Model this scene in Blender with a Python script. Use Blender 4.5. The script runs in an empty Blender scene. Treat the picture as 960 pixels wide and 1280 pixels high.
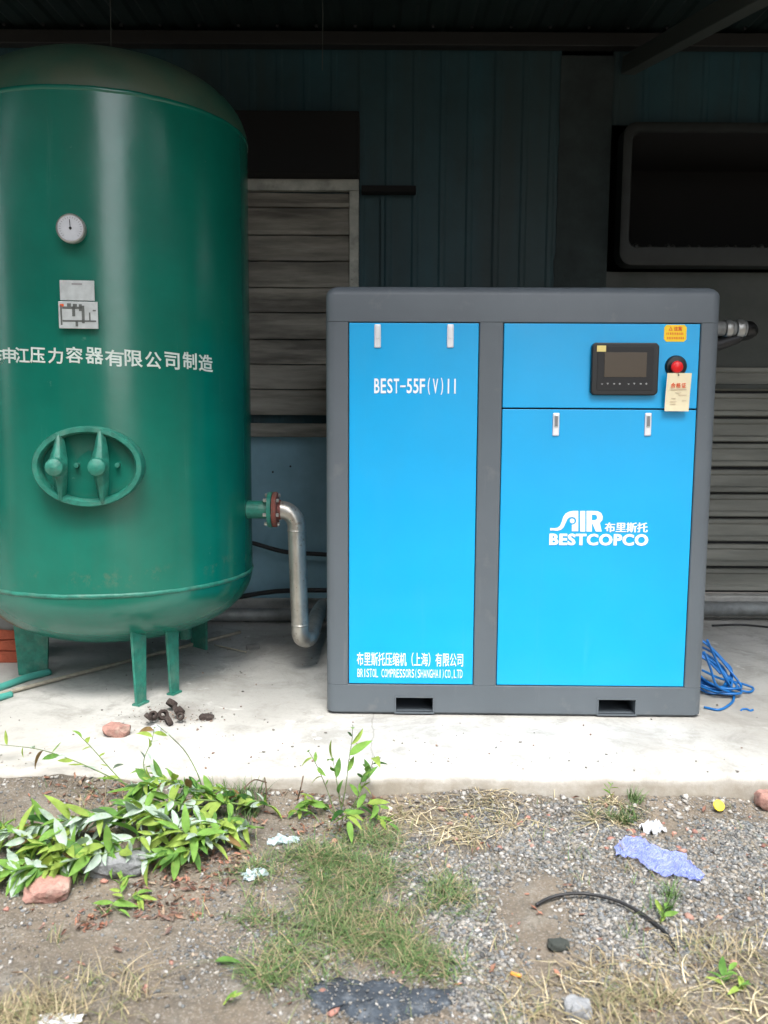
import bpy, bmesh, math, random
import numpy as np
from mathutils import Vector, Matrix, noise
R = math.radians
PI = math.pi
random.seed(7); rng = np.random.default_rng(7)
S = bpy.context.scene
C = S.collection
# ------------------------------------------------------------ camera
F = 1050.0; PITCH = math.atan(120/F); ROLL = R(.31); CAMZ = 1.17
fw = Vector((0, math.cos(PITCH), -math.sin(PITCH)))
_u = Vector((0, math.sin(PITCH), math.cos(PITCH))); _r = Vector((1, 0, 0))
rt = math.cos(ROLL)*_r + math.sin(ROLL)*_u
up = math.cos(ROLL)*_u - math.sin(ROLL)*_r
cd = bpy.data.cameras.new('camera'); cam = bpy.data.objects.new('camera', cd); C.objects.link(cam)
cam.matrix_world = Matrix(((rt.x, up.x, -fw.x, 0), (rt.y, up.y, -fw.y, 0), (rt.z, up.z, -fw.z, CAMZ), (0, 0, 0, 1)))
cd.sensor_fit = 'HORIZONTAL'; cd.sensor_width = 36; cd.lens = F/960*36
cd.clip_start = .05; cd.clip_end = 1000
cd.dof.use_dof = True; cd.dof.focus_distance = 3.3; cd.dof.aperture_fstop = 4.5
S.camera = cam
# ------------------------------------------------------------ sky, sun, exposure
SUN_EL, SUN_AZ = R(64), R(172)          # soft light from high behind the camera
W = bpy.data.worlds.new('World'); S.world = W; W.use_nodes = True
nt = W.node_tree; bg = nt.nodes['Background']
sky = nt.nodes.new('ShaderNodeTexSky'); sky.sky_type = 'NISHITA'; sky.sun_disc = False
sky.sun_elevation = SUN_EL; sky.sun_rotation = SUN_AZ
sky.air_density = 1.0; sky.dust_density = 3.0
hs = nt.nodes.new('ShaderNodeHueSaturation'); hs.inputs['Saturation'].default_value = .30
nt.links.new(sky.outputs[0], hs.inputs['Color']); nt.links.new(hs.outputs[0], bg.inputs[0])
bg.inputs[1].default_value = .15
sd = bpy.data.lights.new('sun', 'SUN'); sd.energy = 1.15; sd.angle = R(24); sd.color = (1, .97, .92)
sun = bpy.data.objects.new('sun', sd); C.objects.link(sun)
sdir = Vector((math.sin(SUN_AZ)*math.cos(SUN_EL), math.cos(SUN_AZ)*math.cos(SUN_EL), math.sin(SUN_EL)))
sun.rotation_euler = sdir.to_track_quat('Z', 'Y').to_euler(); sun.location = (0, -3, 8)
S.view_settings.view_transform = 'Standard'; S.view_settings.look = 'None'
S.view_settings.gamma = 1; S.view_settings.use_curve_mapping = False
S.view_settings.exposure = 2.0

# ------------------------------------------------------------ measuring helpers (photo pixel -> place in the world)
def ray(px, py): return fw + rt*((px-480)/F) + up*((640-py)/F)
CAM = Vector((0, 0, CAMZ))
def gp(px, py, z=0.0):
    d = ray(px, py); return CAM + d*((z-CAMZ)/d.z)
def yp(px, py, Y):
    d = ray(px, py); return CAM + d*(Y/d.y)

# ------------------------------------------------------------ object helpers
def link(name, me, mats=None, parent=None, loc=None, smooth=False):
    o = bpy.data.objects.new(name, me); C.objects.link(o)
    if mats is not None:
        for m in (mats if isinstance(mats, (list, tuple)) else [mats]): me.materials.append(m)
    if parent is not None: o.parent = parent
    if loc is not None: o.location = loc
    if smooth:
        me.polygons.foreach_set('use_smooth', [True]*len(me.polygons))
    return o
def tag(o, label=None, cat=None, group=None, kind=None):
    if label: o['label'] = label
    if cat: o['category'] = cat
    if group: o['group'] = group
    if kind: o['kind'] = kind
    return o
def empty(name, loc=(0, 0, 0), rz=0, **k):
    o = bpy.data.objects.new(name, None); C.objects.link(o); o.location = loc; o.rotation_euler = (0, 0, rz)
    o.empty_display_size = .1
    return tag(o, **k)
class MB:
    def __init__(s): s.v = []; s.f = []; s.m = []
    def add(s, v, f, mi=0):
        n = len(s.v); s.v += [tuple(p) for p in v]; s.f += [tuple(i+n for i in q) for q in f]; s.m += [mi]*len(f); return s
    def box(s, a, b, mi=0, M=None):
        x0, y0, z0 = a; x1, y1, z1 = b
        v = [Vector(p) for p in ((x0,y0,z0),(x1,y0,z0),(x1,y1,z0),(x0,y1,z0),(x0,y0,z1),(x1,y0,z1),(x1,y1,z1),(x0,y1,z1))]
        if M is not None: v = [M @ p for p in v]
        return s.add(v, [(0,3,2,1),(4,5,6,7),(0,1,5,4),(1,2,6,5),(2,3,7,6),(3,0,4,7)], mi)
    def tube(s, pts, r, n=10, mi=0, caps=True):
        pts = [Vector(p) for p in pts]; rs = r if isinstance(r, (list, tuple)) else [r]*len(pts)
        t = (pts[1]-pts[0]).normalized(); a = t.orthogonal().normalized(); V = []
        for i, p in enumerate(pts):
            t2 = (pts[min(i+1, len(pts)-1)]-pts[max(i-1, 0)])
            t2 = t2.normalized() if t2.length > 1e-9 else t
            a = (a - t2*a.dot(t2)).normalized(); b = t2.cross(a); t = t2
            V += [p + (a*math.cos(2*PI*k/n)+b*math.sin(2*PI*k/n))*rs[i] for k in range(n)]
        Fs = [(i*n+k, i*n+(k+1) % n, (i+1)*n+(k+1) % n, (i+1)*n+k) for i in range(len(pts)-1) for k in range(n)]
        if caps: Fs += [tuple(range(n-1, -1, -1)), tuple((len(pts)-1)*n+k for k in range(n))]
        return s.add(V, Fs, mi)
    def lathe(s, prof, n=32, M=None, mi=0):       # prof: (radius, height) round local z
        V = [Vector((r*math.cos(2*PI*k/n), r*math.sin(2*PI*k/n), z)) for r, z in prof for k in range(n)]
        if M is not None: V = [M @ p for p in V]
        Fs = [(i*n+k, i*n+(k+1) % n, (i+1)*n+(k+1) % n, (i+1)*n+k) for i in range(len(prof)-1) for k in range(n)]
        return s.add(V, Fs, mi)
    def prism(s, poly, a, b, mi=0, M=None):       # poly (x,z) drawn from y=a to y=b
        n = len(poly); V = [Vector((x, a, z)) for x, z in poly]+[Vector((x, b, z)) for x, z in poly]
        if M is not None: V = [M @ p for p in V]
        return s.add(V, [tuple(range(n)), tuple(range(2*n-1, n-1, -1))]+[(i, i+n, (i+1) % n+n, (i+1) % n) for i in range(n)], mi)
    def mesh(s, name='m', bevel=0, seg=2, fix=True):
        me = bpy.data.meshes.new(name); me.from_pydata(s.v, [], s.f)
        me.polygons.foreach_set('material_index', s.m)
        if bevel or fix:
            bm = bmesh.new(); bm.from_mesh(me)
            if fix: bmesh.ops.recalc_face_normals(bm, faces=bm.faces)
            if bevel:
                ed = [e for e in bm.edges if len(e.link_faces) == 2 and e.calc_face_angle(0) > .6]
                bmesh.ops.bevel(bm, geom=ed, offset=bevel, segments=seg, affect='EDGES', profile=.5, clamp_overlap=True)
            bm.to_mesh(me); bm.free()
        return me
    def build(s, name, mat, parent=None, bevel=0, seg=2, smooth=False, loc=None, sharp=None):
        me = s.mesh(name, bevel, seg); o = link(name, me, mat, parent, loc, smooth)
        if smooth and sharp: me.set_sharp_from_angle(angle=R(sharp))
        return o
def spline(pts, n=8):
    P_ = [Vector(p) for p in pts]; P_ = [2*P_[0]-P_[1]]+P_+[2*P_[-1]-P_[-2]]; out = []
    for i in range(1, len(P_)-2):
        a, b, c, d = P_[i-1:i+3]
        for k in range(n):
            t = k/n
            out.append(.5*((2*b)+(c-a)*t+(2*a-5*b+4*c-d)*t*t+(3*b-a-3*c+d)*t**3))
    return out+[P_[-2]]
def axes(o, x, y, z):
    M = Matrix((x, y, z)).transposed().to_4x4(); M.translation = o; return M

# ------------------------------------------------------------ materials
def mat(name, col, rough=.6, metal=0, var=0, vscale=4, col2=None, bump=0, bscale=60, spec=.5, stain=None, sscale=3, samt=.5, sedge=(.5, .7),
        streak=False, hstreak=False, coat=0, rvar=0, coord='Object', detail=6, attr=None):
    m = bpy.data.materials.new(name); m.use_nodes = True; t = m.node_tree; N = t.nodes; L = t.links
    b = N['Principled BSDF']; b.inputs['Roughness'].default_value = rough; b.inputs['Metallic'].default_value = metal
    b.inputs['Specular IOR Level'].default_value = spec; b.inputs['Coat Weight'].default_value = coat
    tc = N.new('ShaderNodeTexCoord').outputs[coord]
    def noise_(sc, dt=detail, st=False):
        if hstreak: st = True
        n = N.new('ShaderNodeTexNoise'); n.inputs['Scale'].default_value = sc; n.inputs['Detail'].default_value = dt
        n.inputs['Roughness'].default_value = .62
        if st:
            mp = N.new('ShaderNodeMapping'); mp.inputs['Scale'].default_value = (.12, 1, 1) if hstreak else (1, 1, .08); L.new(tc, mp.inputs[0]); L.new(mp.outputs[0], n.inputs[0])
        else: L.new(tc, n.inputs[0])
        return n.outputs[0]
    def mixc(f, a, c, mode='MIX'):
        x = N.new('ShaderNodeMix'); x.data_type = 'RGBA'; x.blend_type = mode
        for s_, v in ((x.inputs[0], f), (x.inputs[6], a), (x.inputs[7], c)):
            if hasattr(v, 'is_output') or isinstance(v, bpy.types.NodeSocket): L.new(v, s_)
            else: s_.default_value = v if isinstance(v, float) else (*v, 1)
        return x.outputs[2]
    def ramp(f, lo, hi, mx=1.0):
        r_ = N.new('ShaderNodeMapRange'); r_.inputs[1].default_value = lo; r_.inputs[2].default_value = hi; r_.inputs[4].default_value = mx
        L.new(f, r_.inputs[0]); return r_.outputs[0]
    c = tuple(col)
    if attr:
        at = N.new('ShaderNodeAttribute'); at.attribute_name = attr; c = at.outputs['Color']
    if var:
        c2 = col2 or tuple(x*(1-var) for x in col)
        c = mixc(ramp(noise_(vscale), .35, .65), c, c2) if not attr else mixc(ramp(noise_(vscale), .35, .65, var), c, (.5*col[0], .5*col[1], .5*col[2]))
    if stain is not None:
        c = mixc(ramp(noise_(sscale, 8, streak), sedge[0], sedge[1], samt), c, tuple(stain))
    if hasattr(c, 'links'): L.new(c, b.inputs['Base Color'])
    else: b.inputs['Base Color'].default_value = (*c, 1)
    if rvar:
        L.new(ramp(noise_(vscale*2.3), .3, .7), (rr := N.new('ShaderNodeMapRange')).inputs[0])
        rr.inputs[3].default_value = rough-rvar; rr.inputs[4].default_value = rough+rvar; L.new(rr.outputs[0], b.inputs['Roughness'])
    if bump:
        bp = N.new('ShaderNodeBump'); bp.inputs['Strength'].default_value = min(1, bump); bp.inputs['Distance'].default_value = .01*max(1, bump)
        L.new(noise_(bscale, 5), bp.inputs['Height']); L.new(bp.outputs[0], b.inputs['Normal'])
    return m
M = {}
M['green'] = mat('tank_green_paint', (.001, .16, .11), .23, spec=.75, var=.15, vscale=3.5, bump=.22, bscale=2.6, stain=(.05, .13, .09), sscale=5, samt=.22, sedge=(.5, .75), streak=True, rvar=.03)
M['green_dome'] = mat('dusty_green_paint', (.02, .12, .08), .5, var=.3, vscale=4, stain=(.10, .12, .08), sscale=3, samt=.75, sedge=(.35, .65), bump=.1, bscale=40)
M['green_worn'] = mat('worn_green_paint', (.025, .23, .165), .45, var=.4, vscale=25, stain=(.12, .22, .17), sscale=14, samt=.6, bump=.3, bscale=80)
M['white_letter'] = mat('white_sprayed_lettering', (.72, .82, .76), .6, var=.25, vscale=30)
M['white_print'] = mat('white_print', (.86, .9, .92), .5)
M['cyan'] = mat('cyan_powder_coat', (.003, .385, .77), .38, var=.06, vscale=2.5, bump=.12, bscale=7, rvar=.06, stain=(.03, .40, .70), sscale=6, samt=.2, sedge=(.5, .8))
M['greypaint'] = mat('slate_powder_coat', (.108, .128, .145), .45, var=.12, vscale=2.2, bump=.06, bscale=200, stain=(.2, .2, .2), sscale=9, samt=.35, sedge=(.6, .72))
M['dark'] = mat('dark_gap', (.01, .011, .013), .7)
M['black_plastic'] = mat('black_plastic', (.005, .005, .005), .4, bump=.05, bscale=200)
M['black_matt'] = mat('black_matt_plastic', (.007, .007, .007), .55)
M['screen'] = mat('brown_unlit_screen', (.05, .033, .015), .35)
M['mark'] = mat('pale_key_print', (.3, .3, .3), .5)
M['yellow'] = mat('yellow_sticker', (.95, .62, .01), .5)
M['yellow_pale'] = mat('pale_yellow_sticker', (.75, .62, .22), .5)
M['red_print'] = mat('red_print', (.75, .10, .02), .5)
M['red'] = mat('red_plastic', (.72, .01, .012), .35)
M['cream'] = mat('cream_card', (.85, .76, .52), .65, var=.06, vscale=20)
M['grey_print'] = mat('faint_grey_print', (.62, .5, .36), .6)
M['chrome'] = mat('chromed_latch', (.78, .78, .8), .38, metal=.3, spec=.6)
M['latch_dark'] = mat('latch_keyhole', (.2, .2, .21), .5)
M['alu'] = mat('aluminium_plate', (.62, .66, .65), .45, metal=.35, var=.2, vscale=30)
M['alu_dark'] = mat('plate_printing', (.12, .13, .12), .5)
M['steel'] = mat('stainless_pipe', (.62, .59, .53), .34, metal=.7, var=.25, vscale=12, stain=(.2, .16, .12), sscale=8, samt=.5, rvar=.08)
M['old_pipe'] = mat('dull_grey_pipe', (.32, .33, .32), .55, metal=.3, var=.3, vscale=14, stain=(.1, .09, .08), sscale=10)
M['flange_red'] = mat('rusty_red_flange', (.25, .07, .05), .7, var=.5, vscale=60, stain=(.26, .2, .16), sscale=60, samt=.6)
M['bolt'] = mat('zinc_bolt', (.42, .42, .40), .4, metal=.7)
M['bluewall'] = mat('blue_wall_paint', (.28, .50, .60), .62, var=.3, vscale=2.2, stain=(.16, .30, .36), sscale=2.2, samt=.5, sedge=(.45, .75), streak=True, bump=.15, bscale=30)
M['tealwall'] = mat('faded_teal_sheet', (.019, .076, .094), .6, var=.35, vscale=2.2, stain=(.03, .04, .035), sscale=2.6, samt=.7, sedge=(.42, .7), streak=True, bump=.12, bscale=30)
M['greywall'] = mat('bare_grey_render', (.034, .050, .050), .85, var=.4, vscale=5, stain=(.02, .03, .03), sscale=4, samt=.6, bump=.5, bscale=35)
M['tin'] = mat('dull_tin_sheet', (.055, .062, .054), .65, var=.35, vscale=3, stain=(.03, .045, .035), sscale=3, samt=.6, bump=.15, bscale=20)
M['board'] = mat('weathered_board', (.40, .375, .32), .7, hstreak=True, var=.6, vscale=9, stain=(.06, .055, .045), sscale=10, samt=.8, sedge=(.46, .66), bump=.5, bscale=40)
M['board2'] = mat('grey_shutter_slat', (.25, .25, .215), .65, hstreak=True, var=.35, vscale=8, stain=(.07, .075, .06), sscale=9, samt=.6, sedge=(.45, .7), bump=.3, bscale=30)
M['frame_pale'] = mat('pale_window_frame', (.55, .56, .50), .65, var=.35, vscale=8, stain=(.12, .12, .1), sscale=9, samt=.6)
M['roof'] = mat('dark_green_roof_sheet', (.008, .022, .021), .6, var=.4, vscale=2, bump=.1, bscale=20)
M['roof_steel'] = mat('roof_steel', (.016, .016, .015), .6, var=.3, vscale=5)
M['plain_black'] = mat('plain_black_matt', (.006, .006, .006), .9)  # one flat near-black tone shared by duct, shutter box and bracket
M['hood'] = mat('grimy_hood_rim', (.014, .018, .016), .6, var=.35, vscale=10)
M['brace'] = mat('grey_green_steel', (.045, .055, .05), .6)
M['rubber'] = mat('black_rubber', (.012, .012, .013), .5)
M['wire'] = mat('thin_grey_wire', (.08, .09, .08), .6)
M['blue_cable'] = mat('blue_cable_sheath', (.01, .14, .42), .38)
M['brick'] = mat('brick_fragment', (.40, .22, .18), .9, var=.35, vscale=30, stain=(.45, .36, .3), sscale=25, samt=.7, bump=.8, bscale=90)
M['orange_brick'] = mat('orange_brick', (.42, .10, .05), .9, var=.3, vscale=18, bump=.6, bscale=80)
M['sack'] = mat('grey_sack', (.2, .2, .19), .9, var=.3, vscale=9, bump=.4, bscale=60)
M['teal_hose'] = mat('teal_plastic_hose', (.08, .36, .30), .45)
M['stick'] = mat('pale_dry_stick', (.42, .38, .30), .8, var=.3, vscale=25)
M['rust'] = mat('rusty_brown_iron', (.055, .038, .032), .85, var=.5, vscale=50, stain=(.15, .12, .1), sscale=50, samt=.5, bump=.8, bscale=120)
M['rag'] = mat('dark_scrap', (.03, .035, .03), .9, bump=.5, bscale=70)
M['white_scrap'] = mat('white_plastic_scrap', (.58, .60, .63), .45, var=.15, vscale=20)
M['yellow_disc'] = mat('yellow_plastic_disc', (.85, .62, .03), .5, var=.15, vscale=20)
M['orange'] = mat('orange_butt', (.85, .33, .04), .6)
M['tar'] = mat('blue_black_felt', (.045, .058, .075), .95, var=.5, vscale=18, stain=(.16, .18, .2), sscale=30, samt=.6, bump=1, bscale=50)
M['stone'] = mat('grey_stone', (.27, .28, .29), .85, var=.4, vscale=16, bump=.8, bscale=60)
M['shard'] = mat('pale_blue_shard', (.40, .50, .52), .4, var=.2, vscale=20)
M['net'] = mat('lavender_plastic_net', (.26, .32, .72), .4, var=.2, vscale=20)
M['stem'] = mat('green_stem', (.12, .19, .05), .6, var=.4, vscale=20)
M['stem_brown'] = mat('brown_twig', (.10, .065, .04), .8)
M['gravel'] = mat('gravel_stone', (.3, .3, .3), .8, var=.35, vscale=90, attr='Col', bump=.3, bscale=200)
M['blade'] = mat('grass_blade', (.3, .3, .3), .65, attr='Col')
M['litter'] = mat('dry_leaf', (.3, .3, .3), .8, attr='Col', var=.4, vscale=60)
M['facade'] = mat('opposite_facade_render', (.10, .095, .085), .9, var=.3, vscale=1.2, stain=(.05, .05, .045), sscale=.8, samt=.6)
M['pane'] = mat('dark_window_pane', (.02, .025, .03), .1)
M['roof_tile'] = mat('dark_tiled_roof', (.06, .055, .05), .8, var=.3, vscale=3)
def leafmat(name, c, tr):
    m = mat(name, c, .7, var=.35, vscale=2.6, spec=.15, bump=.25, bscale=7, stain=(.25, .27, .08), sscale=3.5, samt=.4, sedge=(.6, .7)); b = m.node_tree.nodes['Principled BSDF']
    t = m.node_tree; d = t.nodes.new('ShaderNodeBsdfTranslucent'); d.inputs[0].default_value = (*tr, 1)
    x = t.nodes.new('ShaderNodeMixShader'); x.inputs[0].default_value = .3
    t.links.new(b.outputs[0], x.inputs[1]); t.links.new(d.outputs[0], x.inputs[2]); t.links.new(x.outputs[0], t.nodes['Material Output'].inputs[0])
    return m
LEAF = [leafmat('fresh_leaf', (.19, .36, .075), (.25, .45, .06)), leafmat('mid_leaf', (.12, .26, .06), (.16, .34, .05)),
        leafmat('pale_leaf_underside', (.48, .60, .50), (.35, .5, .3)), leafmat('yellow_green_leaf', (.30, .42, .09), (.36, .5, .07)),
        leafmat('deep_leaf', (.03, .095, .02), (.06, .18, .02)), leafmat('withered_leaf', (.26, .17, .07), (.2, .12, .04))]

# concrete and soil get their own graphs
def graph(name):
    m = bpy.data.materials.new(name); m.use_nodes = True; t = m.node_tree
    return m, t.nodes, t.links, t.nodes['Principled BSDF']
def nz(N, L, co, sc, dt=6, ro=.6, dist=0):
    n = N.new('ShaderNodeTexNoise'); n.inputs['Scale'].default_value = sc; n.inputs['Detail'].default_value = dt
    n.inputs['Roughness'].default_value = ro; n.inputs['Distortion'].default_value = dist; L.new(co, n.inputs[0]); return n.outputs[0]
def mr(N, L, v, a, b, c=0, d=1):
    r_ = N.new('ShaderNodeMapRange'); L.new(v, r_.inputs[0])
    for i, x in zip((1, 2, 3, 4), (a, b, c, d)): r_.inputs[i].default_value = x
    return r_.outputs[0]
def mx(N, L, f, a, b):
    x = N.new('ShaderNodeMix'); x.data_type = 'RGBA'
    for s_, v in ((x.inputs[0], f), (x.inputs[6], a), (x.inputs[7], b)):
        if isinstance(v, bpy.types.NodeSocket): L.new(v, s_)
        else: s_.default_value = v if isinstance(v, float) else (*v, 1)
    return x.outputs[2]
def concrete():
    m, N, L, b = graph('yard_concrete'); co = N.new('ShaderNodeTexCoord').outputs['Object']
    c = mx(N, L, mr(N, L, nz(N, L, co, 1.6, 7), .35, .68), (.52, .51, .48), (.36, .35, .32))
    c = mx(N, L, mr(N, L, nz(N, L, co, 5.5, 8, .7, .6), .52, .72, 0, .8), c, (.24, .23, .205))
    c = mx(N, L, mr(N, L, nz(N, L, co, 60, 4), .55, .75, 0, .35), c, (.20, .19, .18))
    c = mx(N, L, mr(N, L, nz(N, L, co, 2.3, 9, .75, .8), .50, .60, 0, .6), c, (.27, .26, .235))
    c = mx(N, L, mr(N, L, nz(N, L, co, 3.2, 8, .7, 1.5), .60, .66, 0, .6), c, (.72, .71, .68))
    def near(px_, py_, rad, amt, col_):
        vm = N.new('ShaderNodeVectorMath'); vm.operation = 'DISTANCE'; L.new(co, vm.inputs[0]); vm.inputs[1].default_value = (px_, py_, 0)
        ad = N.new('ShaderNodeMath'); ad.operation = 'MULTIPLY_ADD'; L.new(nz(N, L, co, 9, 8, .7), ad.inputs[0]); ad.inputs[1].default_value = rad*1.6; L.new(vm.outputs['Value'], ad.inputs[2])
        return mx(N, L, mr(N, L, ad.outputs[0], rad*1.1, rad*2.0, amt, 0), c, col_)
    for q_ in ((-.82, 3.20, .14, .6, (.17, .15, .13)), (-.45, 3.45, .35, .45, (.30, .29, .26)), (.95, 2.95, .16, .5, (.28, .26, .23)), (1.45, 3.3, .5, .5, (.28, .27, .24)), (-1.5, 2.9, .4, .4, (.36, .35, .32)), (.02, 2.72, .05, .5, (.3, .28, .24))): c = near(*q_)
    sc_ = N.new('ShaderNodeSeparateXYZ'); L.new(co, sc_.inputs[0]); sm = N.new('ShaderNodeMath'); sm.operation = 'MULTIPLY_ADD'; L.new(nz(N, L, co, 6, 5), sm.inputs[0]); sm.inputs[1].default_value = .05; L.new(sc_.outputs[0], sm.inputs[2])
    ab = N.new('ShaderNodeMath'); ab.operation = 'ABSOLUTE'; su = N.new('ShaderNodeMath'); su.operation = 'ADD'; L.new(sm.outputs[0], su.inputs[0]); su.inputs[1].default_value = .015; L.new(su.outputs[0], ab.inputs[0])
    c = mx(N, L, mr(N, L, ab.outputs[0], .001, .005, .6, 0), c, (.22, .21, .19))   # old joint in the concrete
    sx_ = N.new('ShaderNodeSeparateXYZ'); L.new(co, sx_.inputs[0])
    mu = N.new('ShaderNodeMath'); mu.operation = 'MULTIPLY'; L.new(mr(N, L, sx_.outputs[2], -.006, -.035), mu.inputs[0]); L.new(mr(N, L, nz(N, L, co, 7, 8, .7), .30, .55, .35, 1), mu.inputs[1])
    c = mx(N, L, mu.outputs[0], c, (.24, .215, .175))      # soil splashed up the face of the slab
    L.new(c, b.inputs['Base Color']); b.inputs['Roughness'].default_value = .88
    bp = N.new('ShaderNodeBump'); bp.inputs['Strength'].default_value = .5; bp.inputs['Distance'].default_value = .008
    L.new(nz(N, L, co, 16, 9, .7), bp.inputs['Height']); L.new(bp.outputs[0], b.inputs['Normal'])
    return m
M['concrete'] = concrete()
def soil():
    m, N, L, b = graph('yard_soil'); co = N.new('ShaderNodeTexCoord').outputs['Object']
    c = mx(N, L, mr(N, L, nz(N, L, co, 2.2, 8, .65), .36, .66), (.185, .150, .112), (.085, .073, .057))
    c = mx(N, L, mr(N, L, nz(N, L, co, 9, 8, .7), .5, .7, 0, .7), c, (.22, .205, .175))
    c = mx(N, L, mr(N, L, nz(N, L, co, 70, 5, .7), .48, .68, 0, .6), c, (.07, .065, .055))
    v = N.new('ShaderNodeTexVoronoi'); v.inputs['Scale'].default_value = 260; L.new(co, v.inputs[0])
    g = N.new('ShaderNodeSeparateColor'); L.new(v.outputs['Color'], g.inputs[0])
    c = mx(N, L, mr(N, L, g.outputs[0], .8, .86, 0, .35), c, (.30, .28, .25))
    L.new(c, b.inputs['Base Color']); b.inputs['Roughness'].default_value = .95
    bp = N.new('ShaderNodeBump'); bp.inputs['Strength'].default_value = .8; bp.inputs['Distance'].default_value = .012
    L.new(nz(N, L, co, 45, 8, .7), bp.inputs['Height']); L.new(bp.outputs[0], b.inputs['Normal'])
    return m
M['soil'] = soil()

def weather(m, chips, amt, sc, lo=.66, band=None):
    t = m.node_tree; N = t.nodes; L = t.links; b = N['Principled BSDF']; co = N.new('ShaderNodeTexCoord').outputs['Object']
    k = b.inputs['Base Color']; c = k.links[0].from_socket if k.links else tuple(k.default_value)[:3]
    c = mx(N, L, mr(N, L, nz(N, L, co, sc, 9, .75), lo, lo+.03, 0, amt), c, chips)
    mp = N.new('ShaderNodeMapping'); mp.inputs['Scale'].default_value = (14, 14, .8); L.new(co, mp.inputs[0])
    c = mx(N, L, mr(N, L, nz(N, L, mp.outputs[0], 1.6, 7, .7), .60, .78, 0, amt*.5), c, chips)
    if band:
        z = N.new('ShaderNodeSeparateXYZ'); L.new(co, z.inputs[0]); d = N.new('ShaderNodeMath'); d.operation = 'SUBTRACT'; L.new(z.outputs[2], d.inputs[0]); d.inputs[1].default_value = band[0]
        a = N.new('ShaderNodeMath'); a.operation = 'ABSOLUTE'; L.new(d.outputs[0], a.inputs[0]); f = N.new('ShaderNodeMath'); f.operation = 'MULTIPLY'
        L.new(mr(N, L, a.outputs[0], band[1]*.3, band[1], 1, 0), f.inputs[0]); L.new(mr(N, L, nz(N, L, co, 13, 9, .75), .54, .66, 0, .2), f.inputs[1])
        c = mx(N, L, f.outputs[0], c, (.22, .15, .09))
    L.new(c, k)
weather(M['green'], (.10, .24, .18), .45, 16, .67, (.545, .05))
weather(M['greypaint'], (.26, .27, .28), .5, 13, .69)
weather(M['cyan'], (.10, .46, .74), .30, 9, .70)
weather(M['frame_pale'], (.12, .10, .07), .6, 12, .6)
weather(M['steel'], (.25, .18, .12), .6, 22, .58)
# ------------------------------------------------------------ ground
SLAB_Y = 2.64
def gz(x, y):
    base = -.092 + .030*max(0, 1-abs(2.63-y)/.10)*(1+.8*noise.noise(Vector((x*2.3, 7, 1)))) + .045*max(0, min(1, (-x-.1)/.8))*max(0, min(1, (y-2.0)/.5))
    n = noise.noise(Vector((x*1.3, y*1.3, 0)))*.018 + noise.noise(Vector((x*5, y*5, 3)))*.010 + noise.noise(Vector((x*16, y*16, 5)))*.006 + noise.noise(Vector((x*40, y*40, 9)))*.0028
    f = 1.0 if abs(x) < 4 and -2 < y < 5 else .3
    return base + n*f
def gg(px, py):                       # point on the soil seen at a pixel
    p = gp(px, py, -.09)
    for _ in range(3): p = gp(px, py, gz(p.x, p.y))
    return p
def axis_steps(lo, hi, st, far):
    a = list(np.arange(lo, hi+1e-6, st)); g = [st*1.6**k for k in range(1, 40)]
    x = a[-1]
    for s_ in g:
        x += s_; a.append(x)
        if x > far: break
    x = a[0]
    for s_ in g:
        x -= s_; a.insert(0, x)
        if x < -far: break
    return a
xs = axis_steps(-1.7, 1.7, .0125, 400); ys = axis_steps(1.45, 2.72, .0125, 400)
V = [(x, y, gz(x, y)) for y in ys for x in xs]; nx = len(xs)
me = bpy.data.meshes.new('ground'); me.from_pydata(V, [], [(j*nx+i, j*nx+i+1, (j+1)*nx+i+1, (j+1)*nx+i) for j in range(len(ys)-1) for i in range(nx-1)])
tag(link('ground', me, M['soil'], smooth=True), kind='structure')
# concrete slab with a rough broken front edge
def slab():
    mb = MB(); X = list(np.arange(-2.0, 2.0, .02)); X = [-7.5, -6, -4.5, -3]+X+[2.5, 3.5, 5, 7.5]
    rows = []
    def edge(x): return SLAB_Y + .016*noise.noise(Vector((x*3, 0, 0))) + .022*max(0, noise.noise(Vector((x*9, 1, 0)))) + .011*noise.noise(Vector((x*33, 1, 4)))
    prof = [(.03, -.30), (-.012, -.09), (0, -.05), (.002, -.022), (.010, -.006), (.026, -.001)]
    for d, z in prof:
        rows.append([(x, edge(x)+d*(1+.4*noise.noise(Vector((x*20, z*30, 2))))+.006*noise.noise(Vector((x*30, z*40, 7))), z-(.010*max(0, noise.noise(Vector((x*7, 2, 9)))-.1) if z > -.03 else 0)) for x in X])
    for yy in [.05, .09, .14, .2, .28, .4, .6, .9, 1.2, 1.6, 2.6]:
        rows.append([(x, SLAB_Y+yy, .0015*noise.noise(Vector((x*4, yy*4, 0)))) for x in X])
    V = [p for r_ in rows for p in r_]; n = len(X)
    mb.add(V, [(j*n+i, j*n+i+1, (j+1)*n+i+1, (j+1)*n+i) for j in range(len(rows)-1) for i in range(n-1)])
    o = mb.build('concrete_slab', M['concrete'], smooth=True, sharp=60); tag(o, kind='structure')
slab()

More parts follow.
